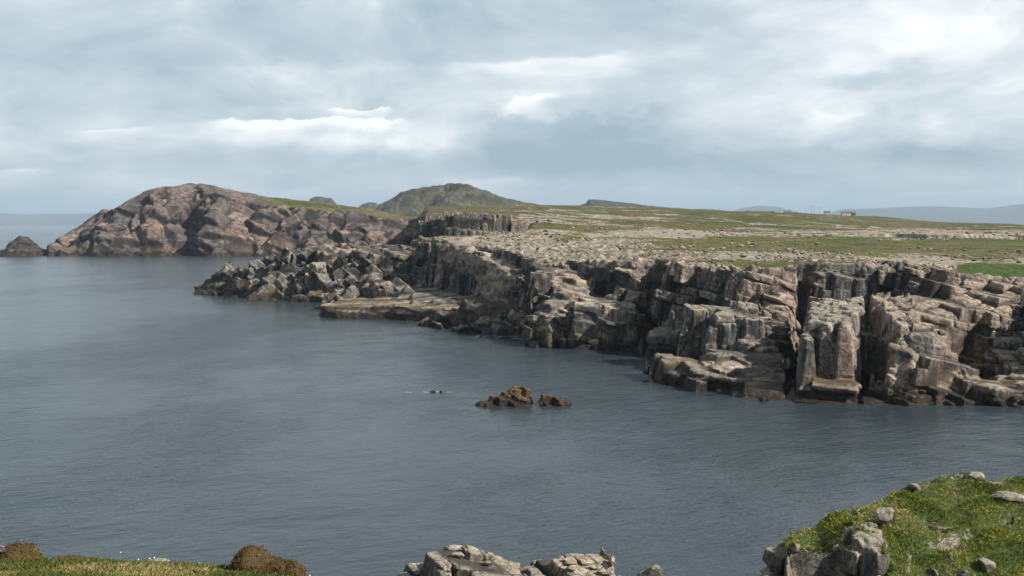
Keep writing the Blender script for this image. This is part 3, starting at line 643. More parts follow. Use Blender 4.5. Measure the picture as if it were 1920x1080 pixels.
# a grassy hollow on the right
lush = sst(1770, 1815, 960 + F_PX * R.X / R.Y) * sst(143.5, 146.5, R.Y) * sst(176, 162, R.Y)
px_ = 960 + F_PX * R.X / R.Y
lush2 = sst(1500, 1560, px_) * sst(252, 262, R.Y) * sst(291, 282, R.Y) * .7
R.G = np.maximum(R.G, lush); R.R = np.where(lush > .5, .12, R.R); R.H = R.H + lush * .5 * (fbm2(R.X / 3, R.Y / 3, 8, 3) + .2)
R.LU = np.clip(lush + lush2, 0, 1).astype(np.float32)
R.PALE = np.maximum(np.where(inner, .5, 0), np.where(np.isin(R.ID, [k for k, v in R.names.items() if v in ('lichen_head', 'tall_buttress', 'square_head', 'stepped_block')]), 1.0, 0.1)).astype(np.float32)
R.finish()
LABELS = {'pillar_left': 'dark fissured rock pillar left of the striped slab', 'striped_slab': 'pale slab ruled with parallel cracks dipping to the right',
 'grey_slab': 'small grey leaning slab left of the big square-faced rock', 'square_head': 'big square-faced rock head with pale green lichen top above the water',
 'pink_slab': 'smooth pink slab sloping down to the right above a dark cliff', 'flat_skerry': 'long low flat skerry with ochre weed along its edge',
 'skerry_boulders': 'pile of pale boulders on the back of the flat skerry', 'peninsula': 'jagged peninsula of tumbled dark blocks running left into the sea',
 'peninsula_head': 'rounded pale top of the peninsula with a dark front', 'grey_wall': 'grey upright wall of columns above the tilted ledge', 'tilted_ledge': 'bare pale ledge tilted to the water below the grey wall',
 'lichen_head': 'grey rock head capped with yellow green lichen beside the stepped block', 'stepped_block': 'grey block rising in three steps behind the low cracked slab',
 'ribbed_slope': 'tan rock slope with fine ribs left of the deep dark fissure', 'low_slab': 'low cracked slab with an ochre foot at the water right of the channel',
 'tall_buttress': 'tall square buttress with columns, flat lichen top and tan front slab', 'stair_buttress': 'tan buttress that falls away to the right in stairs',
 'pink_wall': 'pinkish wall above the dark bay at the right edge', 'back_cliff': 'dark cliff face under a grass edge at the left end of the plateau', 'back_wall': 'grey wall of upright blocks behind the tall buttress'}
def emit(R, pos, quads, h, mat, base, scale=1.0):
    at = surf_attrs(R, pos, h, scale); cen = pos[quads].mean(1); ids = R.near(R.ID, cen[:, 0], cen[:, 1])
    names = sorted({R.names[int(k)] or '' for k in np.unique(ids)})
    for nm in names:
        ks = [k for k, v in R.names.items() if (v or '') == nm]; m = np.isin(ids, ks)
        if not nm or m.sum() < 400: PARTS.setdefault(base, []).append(part_of(pos, quads, at, m)); continue
        p_, f_, a_ = part_of(pos, quads, at, m); lab = pieces(len(p_), f_); fl = lab[f_[:, 0]]; big = np.bincount(fl).argmax(); kp = fl == big
        PARTS.setdefault(nm, []).append(part_of(p_, f_, a_, kp))
        if (~kp).any(): PARTS.setdefault(base, []).append(part_of(p_, f_, a_, ~kp))
PARTS = {}
HA, HB = .17, .36
pos, qd = voxelise(R, ((2, 88), (102, 166), (-1.2, 16.4)), HA); emit(R, relax(pos, qd, 1, .15), qd, HA, M_ROCK, 'cliff')
pos, qd = voxelise(R, ((-100, 194), (165, 348), (-1.2, 25.2)), HB); emit(R, pos, qd, HB, M_ROCK, 'cliff')
pos, qd = voxelise(R, ((86, 150), (102, 166), (-1.2, 17.2)), .5); emit(R, pos, qd, .5, M_ROCK, 'cliff')
for nm, L in PARTS.items():
    off = 0; ps, fs, ats = [], [], {}
    for p, f, a in L:
        ps.append(p); fs.append(f + off); off += len(p)
        for k, v in a.items(): ats.setdefault(k, []).append(v)
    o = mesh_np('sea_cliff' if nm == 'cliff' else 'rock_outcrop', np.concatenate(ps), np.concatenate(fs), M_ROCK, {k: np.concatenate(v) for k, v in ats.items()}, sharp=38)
    if nm == 'cliff': tag(o, kind='structure')
    else: tag(o, LABELS[nm], 'rock', 'rock outcrops along the sea cliff')
# --- far part of the land: headland and the back of the plateau
hx = [60, 92, 125, 140, 170, 197, 215, 235, 260, 300, 342, 346, 365, 410, 480, 560, 620, 675, 735, 785, 860]
hy = [478, 465, 442, 432, 410, 391, 396, 380, 365, 351, 350, 343, 342, 350, 365, 375, 382, 388, 402, 408, 418]
cy = [478, 466, 444, 436, 416, 400, 402, 388, 374, 362, 360, 357, 358, 364, 382, 390, 395, 400, 408, 412, 418]
RH = Raster(-430, 110, 340, 1010, 1.0, style=6); RH.warp(3.0, 24)
pxh = 960 + F_PX * RH.WX / RH.WY
dw = 634 + (fbm2(pxh / 45, pxh * 0, 61, 4) - .5) * 22 + 9 * sst(372, 380, pxh) * -1 * sst(470, 430, pxh) + 12 * sst(340, 352, pxh) * sst(380, 372, pxh) + 6 * sst(150, 90, pxh)
dc = dw + np.interp(pxh, [90, 200, 300, 400, 500, 800], [22, 45, 62, 66, 50, 42]) + (fbm2(pxh / 18, RH.Y / 30, 66, 4) - .5) * 12
dr = dc + np.interp(pxh, [90, 200, 345, 480, 800], [10, 12, 22, 60, 90])
zc = CAM_Z + (HOR - np.interp(pxh, hx, cy)) * dc / F_PX; zr = CAM_Z + (HOR - np.interp(pxh, hx, hy)) * dr / F_PX
D = RH.WY; t1 = np.clip((D - dw) / (dc - dw), 0, 1); t2 = np.clip((D - dc) / (dr - dc), 0, 1); t3 = np.clip((D - dr) / 130, 0, 1)
prof = t1 ** .72
hh = np.where(D < dw, 4.2 - (dw - D) * .9, 4.2 + (np.maximum(zc, 4.4) - 4.2) * prof)
hh = np.where(D > dc, zc + (zr - zc) * t2, hh); hh = np.where(D > dr, zr - (zr + 3) * t3 ** 1.5, hh)
# folded beds across the face
face = t1 * (1 - t1) * 4
hh += face * (np.abs(fbm2(RH.X / 26 + RH.Y / 40, hh / 20 + RH.X / 60, 71, 4) - .5) * -13 + 2.0)
hh -= face * 4 * sst(.62, .70, fbm2(pxh / 13 + RH.Y / 60, hh / 60, 77, 3)) 
hh = np.where(pxh < 90, np.minimum(hh, -3), hh)
RH.H = np.maximum(RH.H, hh).astype(np.float32)
RH.T = (.05 + .6 * (fbm2(RH.X / 45, RH.Y / 45, 72, 3)) * sst(230, 330, pxh)).astype(np.float32)
RH.R = np.where(t1 >= 1, .25, 1.0).astype(np.float32)
RH.G = np.where(t1 >= 1, np.interp(pxh, [90, 340, 420, 480, 800], [0, .1, .32, .42, .66]), 0).astype(np.float32) + (np.where(t1 >= .82, .35, 0) * sst(440, 600, pxh)).astype(np.float32)
# left end of the plateau behind the peninsula
zpl = plateau(RH.X, RH.Y); lim = sst(796, 804, pxh) * np.where(RH.Y < 700, 1, 0)
pl = np.where(pxh > 800, zpl, zpl - (800 - pxh) * .9)
lo = pl > RH.H; RH.H = np.where(lo & (RH.Y < 1000), pl, RH.H).astype(np.float32); RH.H = np.where(960 + F_PX * RH.X / RH.Y > 1012, np.minimum(RH.H, zpl - 4), RH.H).astype(np.float32)
RH.T = np.where(lo, .35, RH.T).astype(np.float32); RH.R = np.where(lo, np.where(pxh > 801, .15, .35), RH.R).astype(np.float32)
RH.G = np.where(lo & (pxh > 799), grass_cover(RH.X, RH.Y, zpl), RH.G).astype(np.float32)
# islet off its left end
RH.H = np.maximum(RH.H, np.where(RH.X < -285, 15.5 - .98 * np.hypot((RH.X + 315), (RH.Y - 642) * .8), -9)).astype(np.float32)
RH.H = np.maximum(RH.H, 2.4 - .6 * np.hypot((RH.WX + 318) * .28, (RH.WY - 642) * .5)).astype(np.float32)
RH.S[(960 + F_PX * RH.X / RH.Y) < 89] = 0; RH.finish()
HH = 1.15
pos, qd = voxelise(RH, ((-420, 60), (342, 940), (-2, 62)), HH, scale=1.0)
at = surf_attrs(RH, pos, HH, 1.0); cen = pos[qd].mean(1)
isl = cen[:, 0] < -292 
isl &= cen[:, 1] < 720
isl = (960 + F_PX * cen[:, 0] / cen[:, 1] < 88) 
o = mesh_np('headland', *part_of(pos, qd, at, ~isl)[:2], M_HEAD, part_of(pos, qd, at, ~isl)[2]); tag(o, kind='structure')
p_, f_, a_ = part_of(pos, qd, at, isl)
if len(f_): p_, f2_ = solid(p_, f_, 1); n = len(p_); a_ = surf_attrs(RH, p_, HH, 1.0); f_ = f2_; tag(centred(mesh_np('rocky_islet', p_, f_, M_HEAD, a_)), 'small dark pointed islet at the left edge beyond the bay', 'islet')
# --- open plateau as one sheet, fine near, coarse far
u = np.linspace(930, 3300, 900); D_ = 338 * (1500 / 338.) ** np.linspace(0, 1, 420) ** 1.05
UU, DD = np.meshgrid(u, D_, indexing='ij'); XX = (UU - 960) / F_PX * DD
ZZ = plateau(XX, DD); gc = grass_cover(XX, DD, ZZ)
ZZ = ZZ + (1 - np.clip(gc * 1.4, 0, 1)) * (fbm2(XX / 2.5, DD / 4, 91, 3) - .35) * 1.3 * (DD < 900)
ZZ = ZZ - 2.0 * sst(975, 935, UU); ZZ = ZZ + np.where(UU > 2300, 1, 0) * 0
nI, nJ = UU.shape; ii = np.arange(nI * nJ).reshape(nI, nJ)
fq = np.stack([ii[:-1, :-1], ii[1:, :-1], ii[1:, 1:], ii[:-1, 1:]], -1).reshape(-1, 4)
pp = np.stack([XX, DD, ZZ], -1).reshape(-1, 3).astype(np.float32); z0_ = np.zeros(len(pp), np.float32)
tag(mesh_np('plateau', pp, fq, M_FAR, {'tint': z0_ + .75, 'cell': hsh(np.floor(pp[:, 0] / 3), np.floor(pp[:, 1] / 6), z0_), 'grass': gc.ravel(), 'pale': z0_ + .6, 'lush': z0_}), kind='structure')

# ------------------------------------------------------------------ hills far off
def hill_mat(name, a, b, sc_=60.):
    m, n = new_mat(name); pos = n.N.new('ShaderNodeNewGeometry').outputs['Position']
    nn = n.noise(pos, 1 / sc_, 7, .7); n3 = n.noise(pos, 6 / sc_, 6, .75)
    c = n.mix(n.mr(nn, .4, .62), a, b); c = n.mix(.6, c, n.mix(n.mr(n3, .35, .65), (.5, .5, .5), (1.5, 1.5, 1.45)), 'MULTIPLY')
    finish_mat(n, c, .95, n3, .9, sc_ / 12); return m
def hill(name, D, pts, depth, mat, jag=.05, seed=1, nx=260):
    xs = np.linspace(pts[0][0], pts[-1][0], nx); py = np.interp(xs, [p[0] for p in pts], [p[1] for p in pts])
    zc_ = CAM_Z + (HOR - py) * D / F_PX
    v = np.linspace(-1, 1, 60); U_, V_ = np.meshgrid(xs, v, indexing='ij')
    X_ = (U_ - 960) / F_PX * D; Y_ = D + V_ * depth * 1.0
    zz = zc_[:, None] + 0 * V_
    n_ = fbm2(X_ / (depth * .4), Y_ / (depth * .4), seed, 6, .6) - .5
    Z_ = zz * (1 - np.abs(V_) ** 1.5) + n_ * jag * np.maximum(zz, D * .004) * 5 * np.abs(V_) ** .5 * (1 - np.abs(V_)) * 2 + (fbm2(X_ / (D * .012), X_ * 0, seed + 5, 4) - .5) * jag * D * .012
    Z_ -= 4 * np.abs(V_) ** 4
    ii = np.arange(X_.size).reshape(X_.shape); f = np.stack([ii[:-1, :-1], ii[1:, :-1], ii[1:, 1:], ii[:-1, 1:]], -1).reshape(-1, 4)
    return tag(mesh_np(name, np.stack([X_, Y_, Z_], -1).reshape(-1, 3).astype(np.float32), f, mat), kind='structure')
M_HEATH = hill_mat('heath', (.040, .046, .022), (.115, .105, .075), 38)
M_HILL = hill_mat('far_hill', (.05, .06, .035), (.10, .09, .07), 150)
hill('heather_hill', 1500, [(690, 402), (705, 395), (715, 383), (722, 379), (745, 373), (758, 365), (790, 358), (815, 354), (850, 353), (880, 356), (910, 363), (940, 371), (975, 378), (1010, 383), (1060, 390), (1120, 400)], 190, M_HEATH, .17, 5)
hill('small_hill', 2600, [(575, 400), (583, 373), (592, 369), (605, 369), (612, 371), (622, 371), (630, 380), (640, 400)], 90, M_HILL, .02, 6)
hill('small_hill', 2800, [(660, 400), (680, 383), (694, 379), (706, 380), (716, 388), (730, 400)], 100, M_HILL, .02, 7)
hill('table_hill', 2600, [(1040, 400), (1075, 388), (1098, 381), (1103, 374), (1118, 374), (1150, 378), (1185, 381), (1215, 386), (1250, 389), (1300, 400)], 200, M_HILL, .02, 8)
hill('mountains', 13000, [(1330, 412), (1390, 390), (1420, 386), (1450, 387), (1490, 397), (1530, 402), (1560, 398), (1580, 392), (1640, 391), (1700, 388), (1740, 387), (1800, 389), (1850, 391), (1880, 387), (1910, 383), (1950, 380), (2050, 384), (2200, 400), (2300, 416)], 1500, M_HILL, .02, 9)
hill('mountains', 15000, [(-120, 404), (-60, 400), (0, 400), (50, 402), (100, 401), (170, 400), (230, 404), (300, 416)], 1500, M_HILL, .01, 10)

# ------------------------------------------------------------------ sea
def make_sea():
    m, n = new_mat('sea_water'); pos = n.N.new('ShaderNodeNewGeometry').outputs['Position']; x, y, z = n.sep(pos)
    a = rad(24); ru = n.math('ADD', n.math('MULTIPLY', x, math.cos(a)), n.math('MULTIPLY', y, math.sin(a))); rv = n.math('SUBTRACT', n.math('MULTIPLY', y, math.cos(a)), n.math('MULTIPLY', x, math.sin(a)))
    v1 = n.comb(n.math('MULTIPLY', ru, .35), rv, 0.0)
    w1 = n.noise(v1, .55, 4, .6, .5); w2 = n.noise(v1, 2.2, 3, .6, .3); w3 = n.noise(n.comb(x, y, 0.0), .11, 4, .55)
    w4 = n.noise(n.comb(n.math('MULTIPLY', ru, .5), rv, 3.0), 6.0, 2, .5)
    calm = n.mr(n.noise(n.comb(n.math('MULTIPLY', x, .6), n.math('MULTIPLY', y, .35), 0.0), .018, 5, .62), .42, .60, .22, 1.25)
    h = n.math('ADD', n.math('MULTIPLY', w1, .50), n.math('MULTIPLY', w2, .38)); h = n.math('ADD', h, n.math('MULTIPLY', w4, .07)); h = n.math('MULTIPLY', h, calm); h = n.math('ADD', h, n.math('MULTIPLY', w3, .7))
    deep = n.mix(n.mr(w3, .35, .65), (.033, .049, .061), (.040, .057, .068))
    b = finish_mat(n, deep, .20, h, 1.0, .50, .5); b.inputs['IOR'].default_value = 1.333
    return m
M_SEA = make_sea()
S = 24000
rr_ = np.concatenate([[0], 6 * (S / 6.) ** np.linspace(0, 1, 60)]); th = np.linspace(0, 2 * math.pi, 97)[:-1]
vs = [(0, 0, 0)] + [(r * math.cos(t), r * math.sin(t), 0) for r in rr_[1:] for t in th]; nt_ = len(th)
fs = [[0, 1 + i, 1 + (i + 1) % nt_] for i in range(nt_)]
me = bpy.data.meshes.new('sea'); f4 = [[1 + k * nt_ + i, 1 + (k + 1) * nt_ + i, 1 + (k + 1) * nt_ + (i + 1) % nt_, 1 + k * nt_ + (i + 1) % nt_] for k in range(59) for i in range(nt_)]
me.from_pydata(vs, [], fs + f4); me.materials.append(M_SEA); o = bpy.data.objects.new('sea', me); sc.collection.objects.link(o); tag(o, kind='structure')

# ------------------------------------------------------------------ haze
hb = bpy.data.meshes.new('haze'); X0, Z0, Z1 = 44000, -8.0, 330.0
hb.from_pydata([(sx * 40000, sy * 40000, z) for z in (Z0, Z1) for sx, sy in ((-1, -1), (1, -1), (1, 1), (-1, 1))], [], [(3, 2, 1, 0), (4, 5, 6, 7), (0, 1, 5, 4), (1, 2, 6, 5), (2, 3, 7, 6), (3, 0, 4, 7)])
m, n = new_mat('haze_air'); pv = n.N.new('ShaderNodeVolumePrincipled'); pv.inputs['Color'].default_value = (.62, .80, 1.0, 1); pv.inputs['Density'].default_value = 9e-5; pv.inputs['Anisotropy'].default_value = 0.0
oo = n.N.new('ShaderNodeOutputMaterial'); n.L.new(pv.outputs[0], oo.inputs['Volume']); hb.materials.append(m)
o = bpy.data.objects.new('haze', hb); sc.collection.objects.link(o); tag(o, kind='stuff')

# ================================================================== FOREGROUND
def leaf_mat(name, a, b, c=None):
    m, n = new_mat(name); v = n.attr('shade'); col = n.mix(n.mr(v, 0, .6), a, b)
    if c: col = n.mix(n.mr(v, .72, .8), col, c)
    bs = finish_mat(n, col, .7); bs.inputs['Specular IOR Level'].default_value = .15
    return m
M_GRASS = leaf_mat('grass_blades', (.060, .085, .018), (.190, .190, .055), (.36, .30, .15))
M_LUSH = leaf_mat('lush_grass', (.068, .108, .016), (.300, .325, .062), (.42, .38, .19))
M_HEATHER = leaf_mat('heather_leaves', (.050, .036, .014), (.155, .100, .045), (.120, .130, .030))
M_WHITE = leaf_mat('petals', (.7, .7, .66), (.8, .8, .76))
def blades(name, x, y, z, hmin, hmax, wid, mat, seed, lean=.5, clump=None):
    """many separate blades of grass in one mesh of kind stuff"""
    rg = np.random.default_rng(seed); n = len(x); h = rg.uniform(hmin, hmax, n) * (1 if clump is None else clump); a = rg.uniform(0, 2 * np.pi, n)
    lx, ly = rg.normal(0, lean, n) * h, rg.normal(0, lean, n) * h; wx, wy = np.cos(a) * wid, np.sin(a) * wid
    p = np.empty((n, 4, 3), np.float32)
    p[:, 0] = np.stack([x - wx, y - wy, z - .01], 1); p[:, 1] = np.stack([x + wx, y + wy, z - .01], 1)
    p[:, 2] = np.stack([x + wx * .7 + lx * .45, y + wy * .7 + ly * .45, z + h * .6], 1); p[:, 3] = np.stack([x + lx, y + ly, z + h], 1)
    f = np.arange(n * 4).reshape(n, 4); sh = np.repeat(rg.uniform(0, .75, n) * .42 + .8 * np.clip((fbm2(x * 1.1, y * 1.1, seed, 4) - .5) * 2.6 + .35, 0, .8) + .18 * (rg.uniform(0, 1, n) > .93), 4)
    return mesh_np(name, p.reshape(-1, 3), f, mat, {'shade': sh.astype(np.float32)})
# ground under the camera: falls from the feet of the viewer to the edge of the low cliffs
gx_, gy_ = np.meshgrid(np.arange(-26, 30, .12), np.arange(-6, 44, .12), indexing='ij')
def bank_edge(x): return np.interp(x, [-26, -2.6, -1.5, 4, 8, 30], [14.15, 14.1, 16.2, 16.2, 25, 27])
def bank(x, y):
    px = 960 + F_PX * x / 14.1; De = bank_edge(x)
    zl = CAM_Z - (np.interp(px, [-2000, 0, 150, 280, 400, 470, 560, 620, 700], [1057, 1063, 1065, 1069, 1079, 1084, 1092, 1106, 1190]) - HOR) * 14.1 / F_PX
    ze = np.where(x < -2, zl, np.interp(x, [-2, 0, 4, 8, 30], [13.9, 13.1, 12.6, 8.8, 8.6]))
    t = np.clip((y - 2) / (De - 2), -1, 1); z = 18.35 + (ze - 18.35) * np.sign(t) * np.abs(t) ** 1.0
    z = np.where(t < 0, 18.35 - t * .6, z)
    z = z + (fbm2(x / 1.1, y / 1.1, 44, 4) - .5) * .16 * np.clip(y / 8, 0, 1)
    d = y - De
    return np.where(d > 0, np.maximum(z - d * 2.2, -3.0) + (fbm2(x / 1.6, y / 1.6, 45, 4) - .5) * 1.2 * np.clip(d, 0, 1), z)
gz_ = bank(gx_, gy_); ii = np.arange(gx_.size).reshape(gx_.shape); fq = np.stack([ii[:-1, :-1], ii[1:, :-1], ii[1:, 1:], ii[:-1, 1:]], -1).reshape(-1, 4)
N_ = gx_.size; o1 = np.ones(N_, np.float32)
tag(mesh_np('grassy_bank', np.stack([gx_, gy_, gz_], -1).reshape(-1, 3).astype(np.float32), fq, M_NEAR, {'tint': o1 * .4, 'cell': o1 * .5, 'grass': np.where(gy_ > bank_edge(gx_) + .25, .1, 1.0).ravel().astype(np.float32), 'pale': o1 * 0, 'lush': o1 * .25}), kind='structure')
rg = np.random.default_rng(5); nb = 76000; bx = rg.uniform(-8.6, -1.9, nb); by = rg.uniform(10.9, 14.25, nb)
tag(blades('grass', bx, by, bank(bx, by), .03, .075, .0045, M_GRASS, 6, .55, .5 + fbm2(bx * 1.3, by * 1.3, 12, 3)), 'short green and straw coloured grass on the near bank', 'grass', kind='stuff')

def rocklet(seed, sub=4, planes=16, rough=.05, sharp=.78):
    """unit boulder: a sphere cut by random planes, with a rough skin"""
    import bmesh
    bm = bmesh.new(); bmesh.ops.create_icosphere(bm, subdivisions=sub, radius=1.0)
    v = np.array([q.co[:] for q in bm.verts], np.float32); f = np.array([[q.index for q in t.verts] for t in bm.faces]); bm.free()
    rg = np.random.default_rng(seed); nrm = rg.normal(size=(planes, 3)); nrm /= np.linalg.norm(nrm, axis=1)[:, None]; off = rg.uniform(sharp - .14, sharp + .14, planes)
    dd = v @ nrm.T; t = np.where(dd > 1e-3, off / np.maximum(dd, 1e-3), 9).min(1); t = np.minimum(t, 1.05); v = v * t[:, None]
    nn = vnoise3(v[:, 0] * 2.2 + seed, v[:, 1] * 2.2, v[:, 2] * 2.2, 3) + .5 * vnoise3(v[:, 0] * 5 + seed, v[:, 1] * 5, v[:, 2] * 5, 4) - .75
    return (v * (1 + rough * 2.4 * nn[:, None])).astype(np.float32), f
def boulder(name, label, cat, p, size, seed, tint=.3, pale=.8, mat=None, group=None, rot=0.0, sub=5, rough=.05, sharp=.78, grass=0.0):
    v, f = rocklet(seed, sub, 14, rough, sharp); v = v * np.array(size) / 2; c, s_ = math.cos(rot), math.sin(rot)
    v[:, 0], v[:, 2] = v[:, 0] * c - v[:, 2] * s_, v[:, 0] * s_ + v[:, 2] * c
    v[:, 2] -= v[:, 2].min(); n = len(v); o1 = np.ones(n, np.float32)
    o = mesh_np(name, v, f, mat or M_NEAR, {'tint': o1 * tint, 'cell': o1 * (seed % 7 / 7), 'grass': o1 * grass, 'pale': o1 * pale, 'lush': o1 * 0}); o.location = p
    return tag(o, label, cat, group)
def near_rock(name, label, build, bounds, h, scale, cat='rock', seed=3, step=None, sink=None):
    (x0, x1), (y0, y1), (z0, z1) = bounds; Rn = Raster(x0 - .3, x1 + .3, y0 - .3, y1 + .3, step or h, base=z0 - 3); Rn.warp(.06 if h < .05 else .2, .5 if h < .05 else .9, 3); build(Rn); Rn.PALE = Rn.PALE if hasattr(Rn, 'PALE') else np.full(Rn.H.shape, .12, np.float32); Rn.finish()
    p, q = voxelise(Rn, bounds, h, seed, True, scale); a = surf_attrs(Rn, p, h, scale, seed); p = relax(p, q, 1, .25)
    return Rn, p, q, a
# cracked outcrop of rounded blocks
def b1(Rn):
    Rn.ridge([Q(738, 17, 13.7), Q(760, 17, 13.98), Q(792, 17, 14.2), Q(832, 17.0, 14.33), Q(842, 17, 14.47), Q(866, 17, 14.46), Q(880, 17.1, 14.30), Q(893, 17.0, 14.22), Q(903, 16.9, 14.42), Q(925, 17, 14.22), Q(950, 17, 13.95), Q(965, 17, 13.6)], .22, .85, 0, .35, .55, m=4)
Rn, p, q, a = near_rock('o', '', b1, ((-2.2, .15), (16, 18.2), (12.4, 14.8)), .028, .19)
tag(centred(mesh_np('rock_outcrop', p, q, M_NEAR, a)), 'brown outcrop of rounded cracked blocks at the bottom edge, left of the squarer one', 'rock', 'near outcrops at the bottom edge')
def b2(Rn):
    Rn.prism([Q(966, 16.7, 14.05), Q(1000, 16.5, 14.08), Q(1078, 16.6, 14.12), Q(1082, 17.9, 14.30), Q(1000, 18.0, 14.30), Q(976, 17.7, 14.22)], 4, 0, .25, .6, crown=.12, m=3)
    Rn.prism([Q(1040, 16.9, 13.95), Q(1145, 16.8, 13.96), Q(1152, 17.8, 14.06), Q(1050, 18.0, 14.22)], 5, 0, .55, .6, m=3)
    Rn.prism([Q(960, 16.2, 13.3), Q(1168, 16.2, 13.3), Q(1168, 18.2, 13.7), Q(960, 18.2, 13.7)], 2, 0, .4, .6, m=3)
Rn, p, q, a = near_rock('o', '', b2, ((-.2, 2.15), (15.8, 18.8), (12.4, 14.7)), .028, .24, seed=9)
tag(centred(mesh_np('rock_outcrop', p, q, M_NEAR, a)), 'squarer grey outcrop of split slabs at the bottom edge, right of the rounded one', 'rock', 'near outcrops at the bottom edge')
boulder('boulder', 'pale rounded stone alone at the bottom edge right of the grey outcrop', 'rock', Q(1222, 17.5, 13.55), (.52, .5, .50), 21, .35, 1.0)
# heather hummocks on the bank
def hummock(label, blobs, D, seed):
    vs_, fs_, off = [], [], 0; e = None; pts = []
    for (px, py, wpx, hpx) in blobs:
        r = wpx / 2 * D / F_PX; zt = near_z(CAM_Z - (py - HOR) * D / F_PX, D); hh_ = hpx * D / F_PX; X0_ = (px - 960) / F_PX * D
        v, f = rocklet(seed + off, 4, 6, .10, .9); v = v * np.array([r, r, hh_]); v[:, 2] += zt - hh_; v[:, 0] += X0_; v[:, 1] += D
        vs_.append(v); fs_.append(f + off); off += len(v); pts.append((v, hh_, zt))
    V = np.concatenate(vs_); base = np.array([V[:, 0].mean(), D, V[:, 2].min()], np.float32)
    e = empty('heather_hummock', [float(q) for q in base]); tag(e, label, 'hummock', 'heather hummocks on the near bank')
    n = len(V); o1 = np.ones(n, np.float32); c = mesh_np('soil_mound', V - base, np.concatenate(fs_), M_HEATHER, {'shade': o1 * .15}, parent=e)
    rg = np.random.default_rng(seed); k = rg.integers(0, n, 9000); p_ = (V - base)[k] + rg.normal(0, .012, (9000, 3)); p_ = p_[p_[:, 2] > .05]
    m = len(p_); a = rg.normal(0, 1, (m, 3)); a /= np.linalg.norm(a, axis=1)[:, None]; b = rg.normal(0, 1, (m, 3)); b /= np.linalg.norm(b, axis=1)[:, None]; s_ = rg.uniform(.008, .018, m)[:, None]
    T = np.stack([p_ - a * s_, p_ + a * s_, p_ + b * s_ * 1.6], 1).reshape(-1, 3)
    sh = np.clip(fbm2(p_[:, 0] * 5, p_[:, 2] * 5, seed, 3) * .9 + rg.normal(0, .12, m) + .12 * (p_[:, 0] > .1), 0, 1)
    mesh_np('foliage', T.astype(np.float32), np.arange(m * 3).reshape(-1, 3), M_HEATHER, {'shade': np.repeat(sh, 3).astype(np.float32)}, parent=e); return e
hummock('tall brown heather hummock at the right end of the near grass', [(462, 1028, 80, 46), (500, 1048, 74, 30), (535, 1055, 60, 24)], 13.9, 100)
hummock('brown heather hummock behind the pale stone in the bottom left corner', [(10, 1024, 84, 30), (34, 1036, 54, 20)], 14.0, 200)
hummock('low brown heather hummock flat in the near grass', [(105, 1052, 84, 10), (138, 1052, 46, 8)], 14.0, 300)
boulder('stone', 'round pale stone at the left edge of the near grass', 'stone', Q(-1, 13.8, 15.45), (.15, .12, .13), 31, .3, 1.0, sub=4)
boulder('stone', 'flat pale stone lying on the crest of the near grass', 'stone', Q(300, 14.05, 15.22), (.34, .12, .07), 32, .4, 1.0, sub=4)
boulder('stone', 'small pale stone in the near grass below the flat one', 'stone', Q(335, 13.6, 15.24), (.12, .08, .05), 33, .4, 1.0, sub=3)
def stalk(px, D, ht, label):
    x, y, _ = Q(px, D, 15.2); z = float(bank(np.array([x]), np.array([y]))[0]); e = empty('wild_flower', (x, y, z)); tag(e, label, 'flower', 'white flowers on the near bank')
    v = [(sx * .002, sy * .002, 0) for sx, sy in ((-1, -1), (1, -1), (1, 1), (-1, 1))] + [(sx * .0014 + .01, sy * .0014, ht) for sx, sy in ((-1, -1), (1, -1), (1, 1), (-1, 1))]
    f = [(0, 1, 5, 4), (1, 2, 6, 5), (2, 3, 7, 6), (3, 0, 4, 7)]; mesh_np('stem', np.array(v, np.float32), np.array(f), M_GRASS, {'shade': np.full(8, .8, np.float32)}, parent=e)
    vv, ff = rocklet(int(px), 2, 6, .2); o = mesh_np('flower_head', vv * np.array([.012, .012, .010]) + np.array([.01, 0, ht]), ff, M_WHITE, {'shade': np.full(len(vv), .5, np.float32)}, parent=e)
for k, (px, D, ht, lb) in enumerate(((225, 13.9, .17, 'tallest thin white flower standing alone on the near grass crest'), (258, 14.0, .06, 'short white flower left of the flat pale stone'), (279, 14.0, .075, 'white flower directly above the flat pale stone, taller of the two there'),
      (288, 13.9, .10, 'white flower behind the flat pale stone, leaning right'), (372, 14.0, .05, 'lone white flower between the flat stone and the tall hummock'), (579, 14.0, .07, 'white flower just right of the tall heather hummock'), (617, 13.9, .13, 'white flower rightmost on the near bank'))): stalk(px, D, ht, lb)

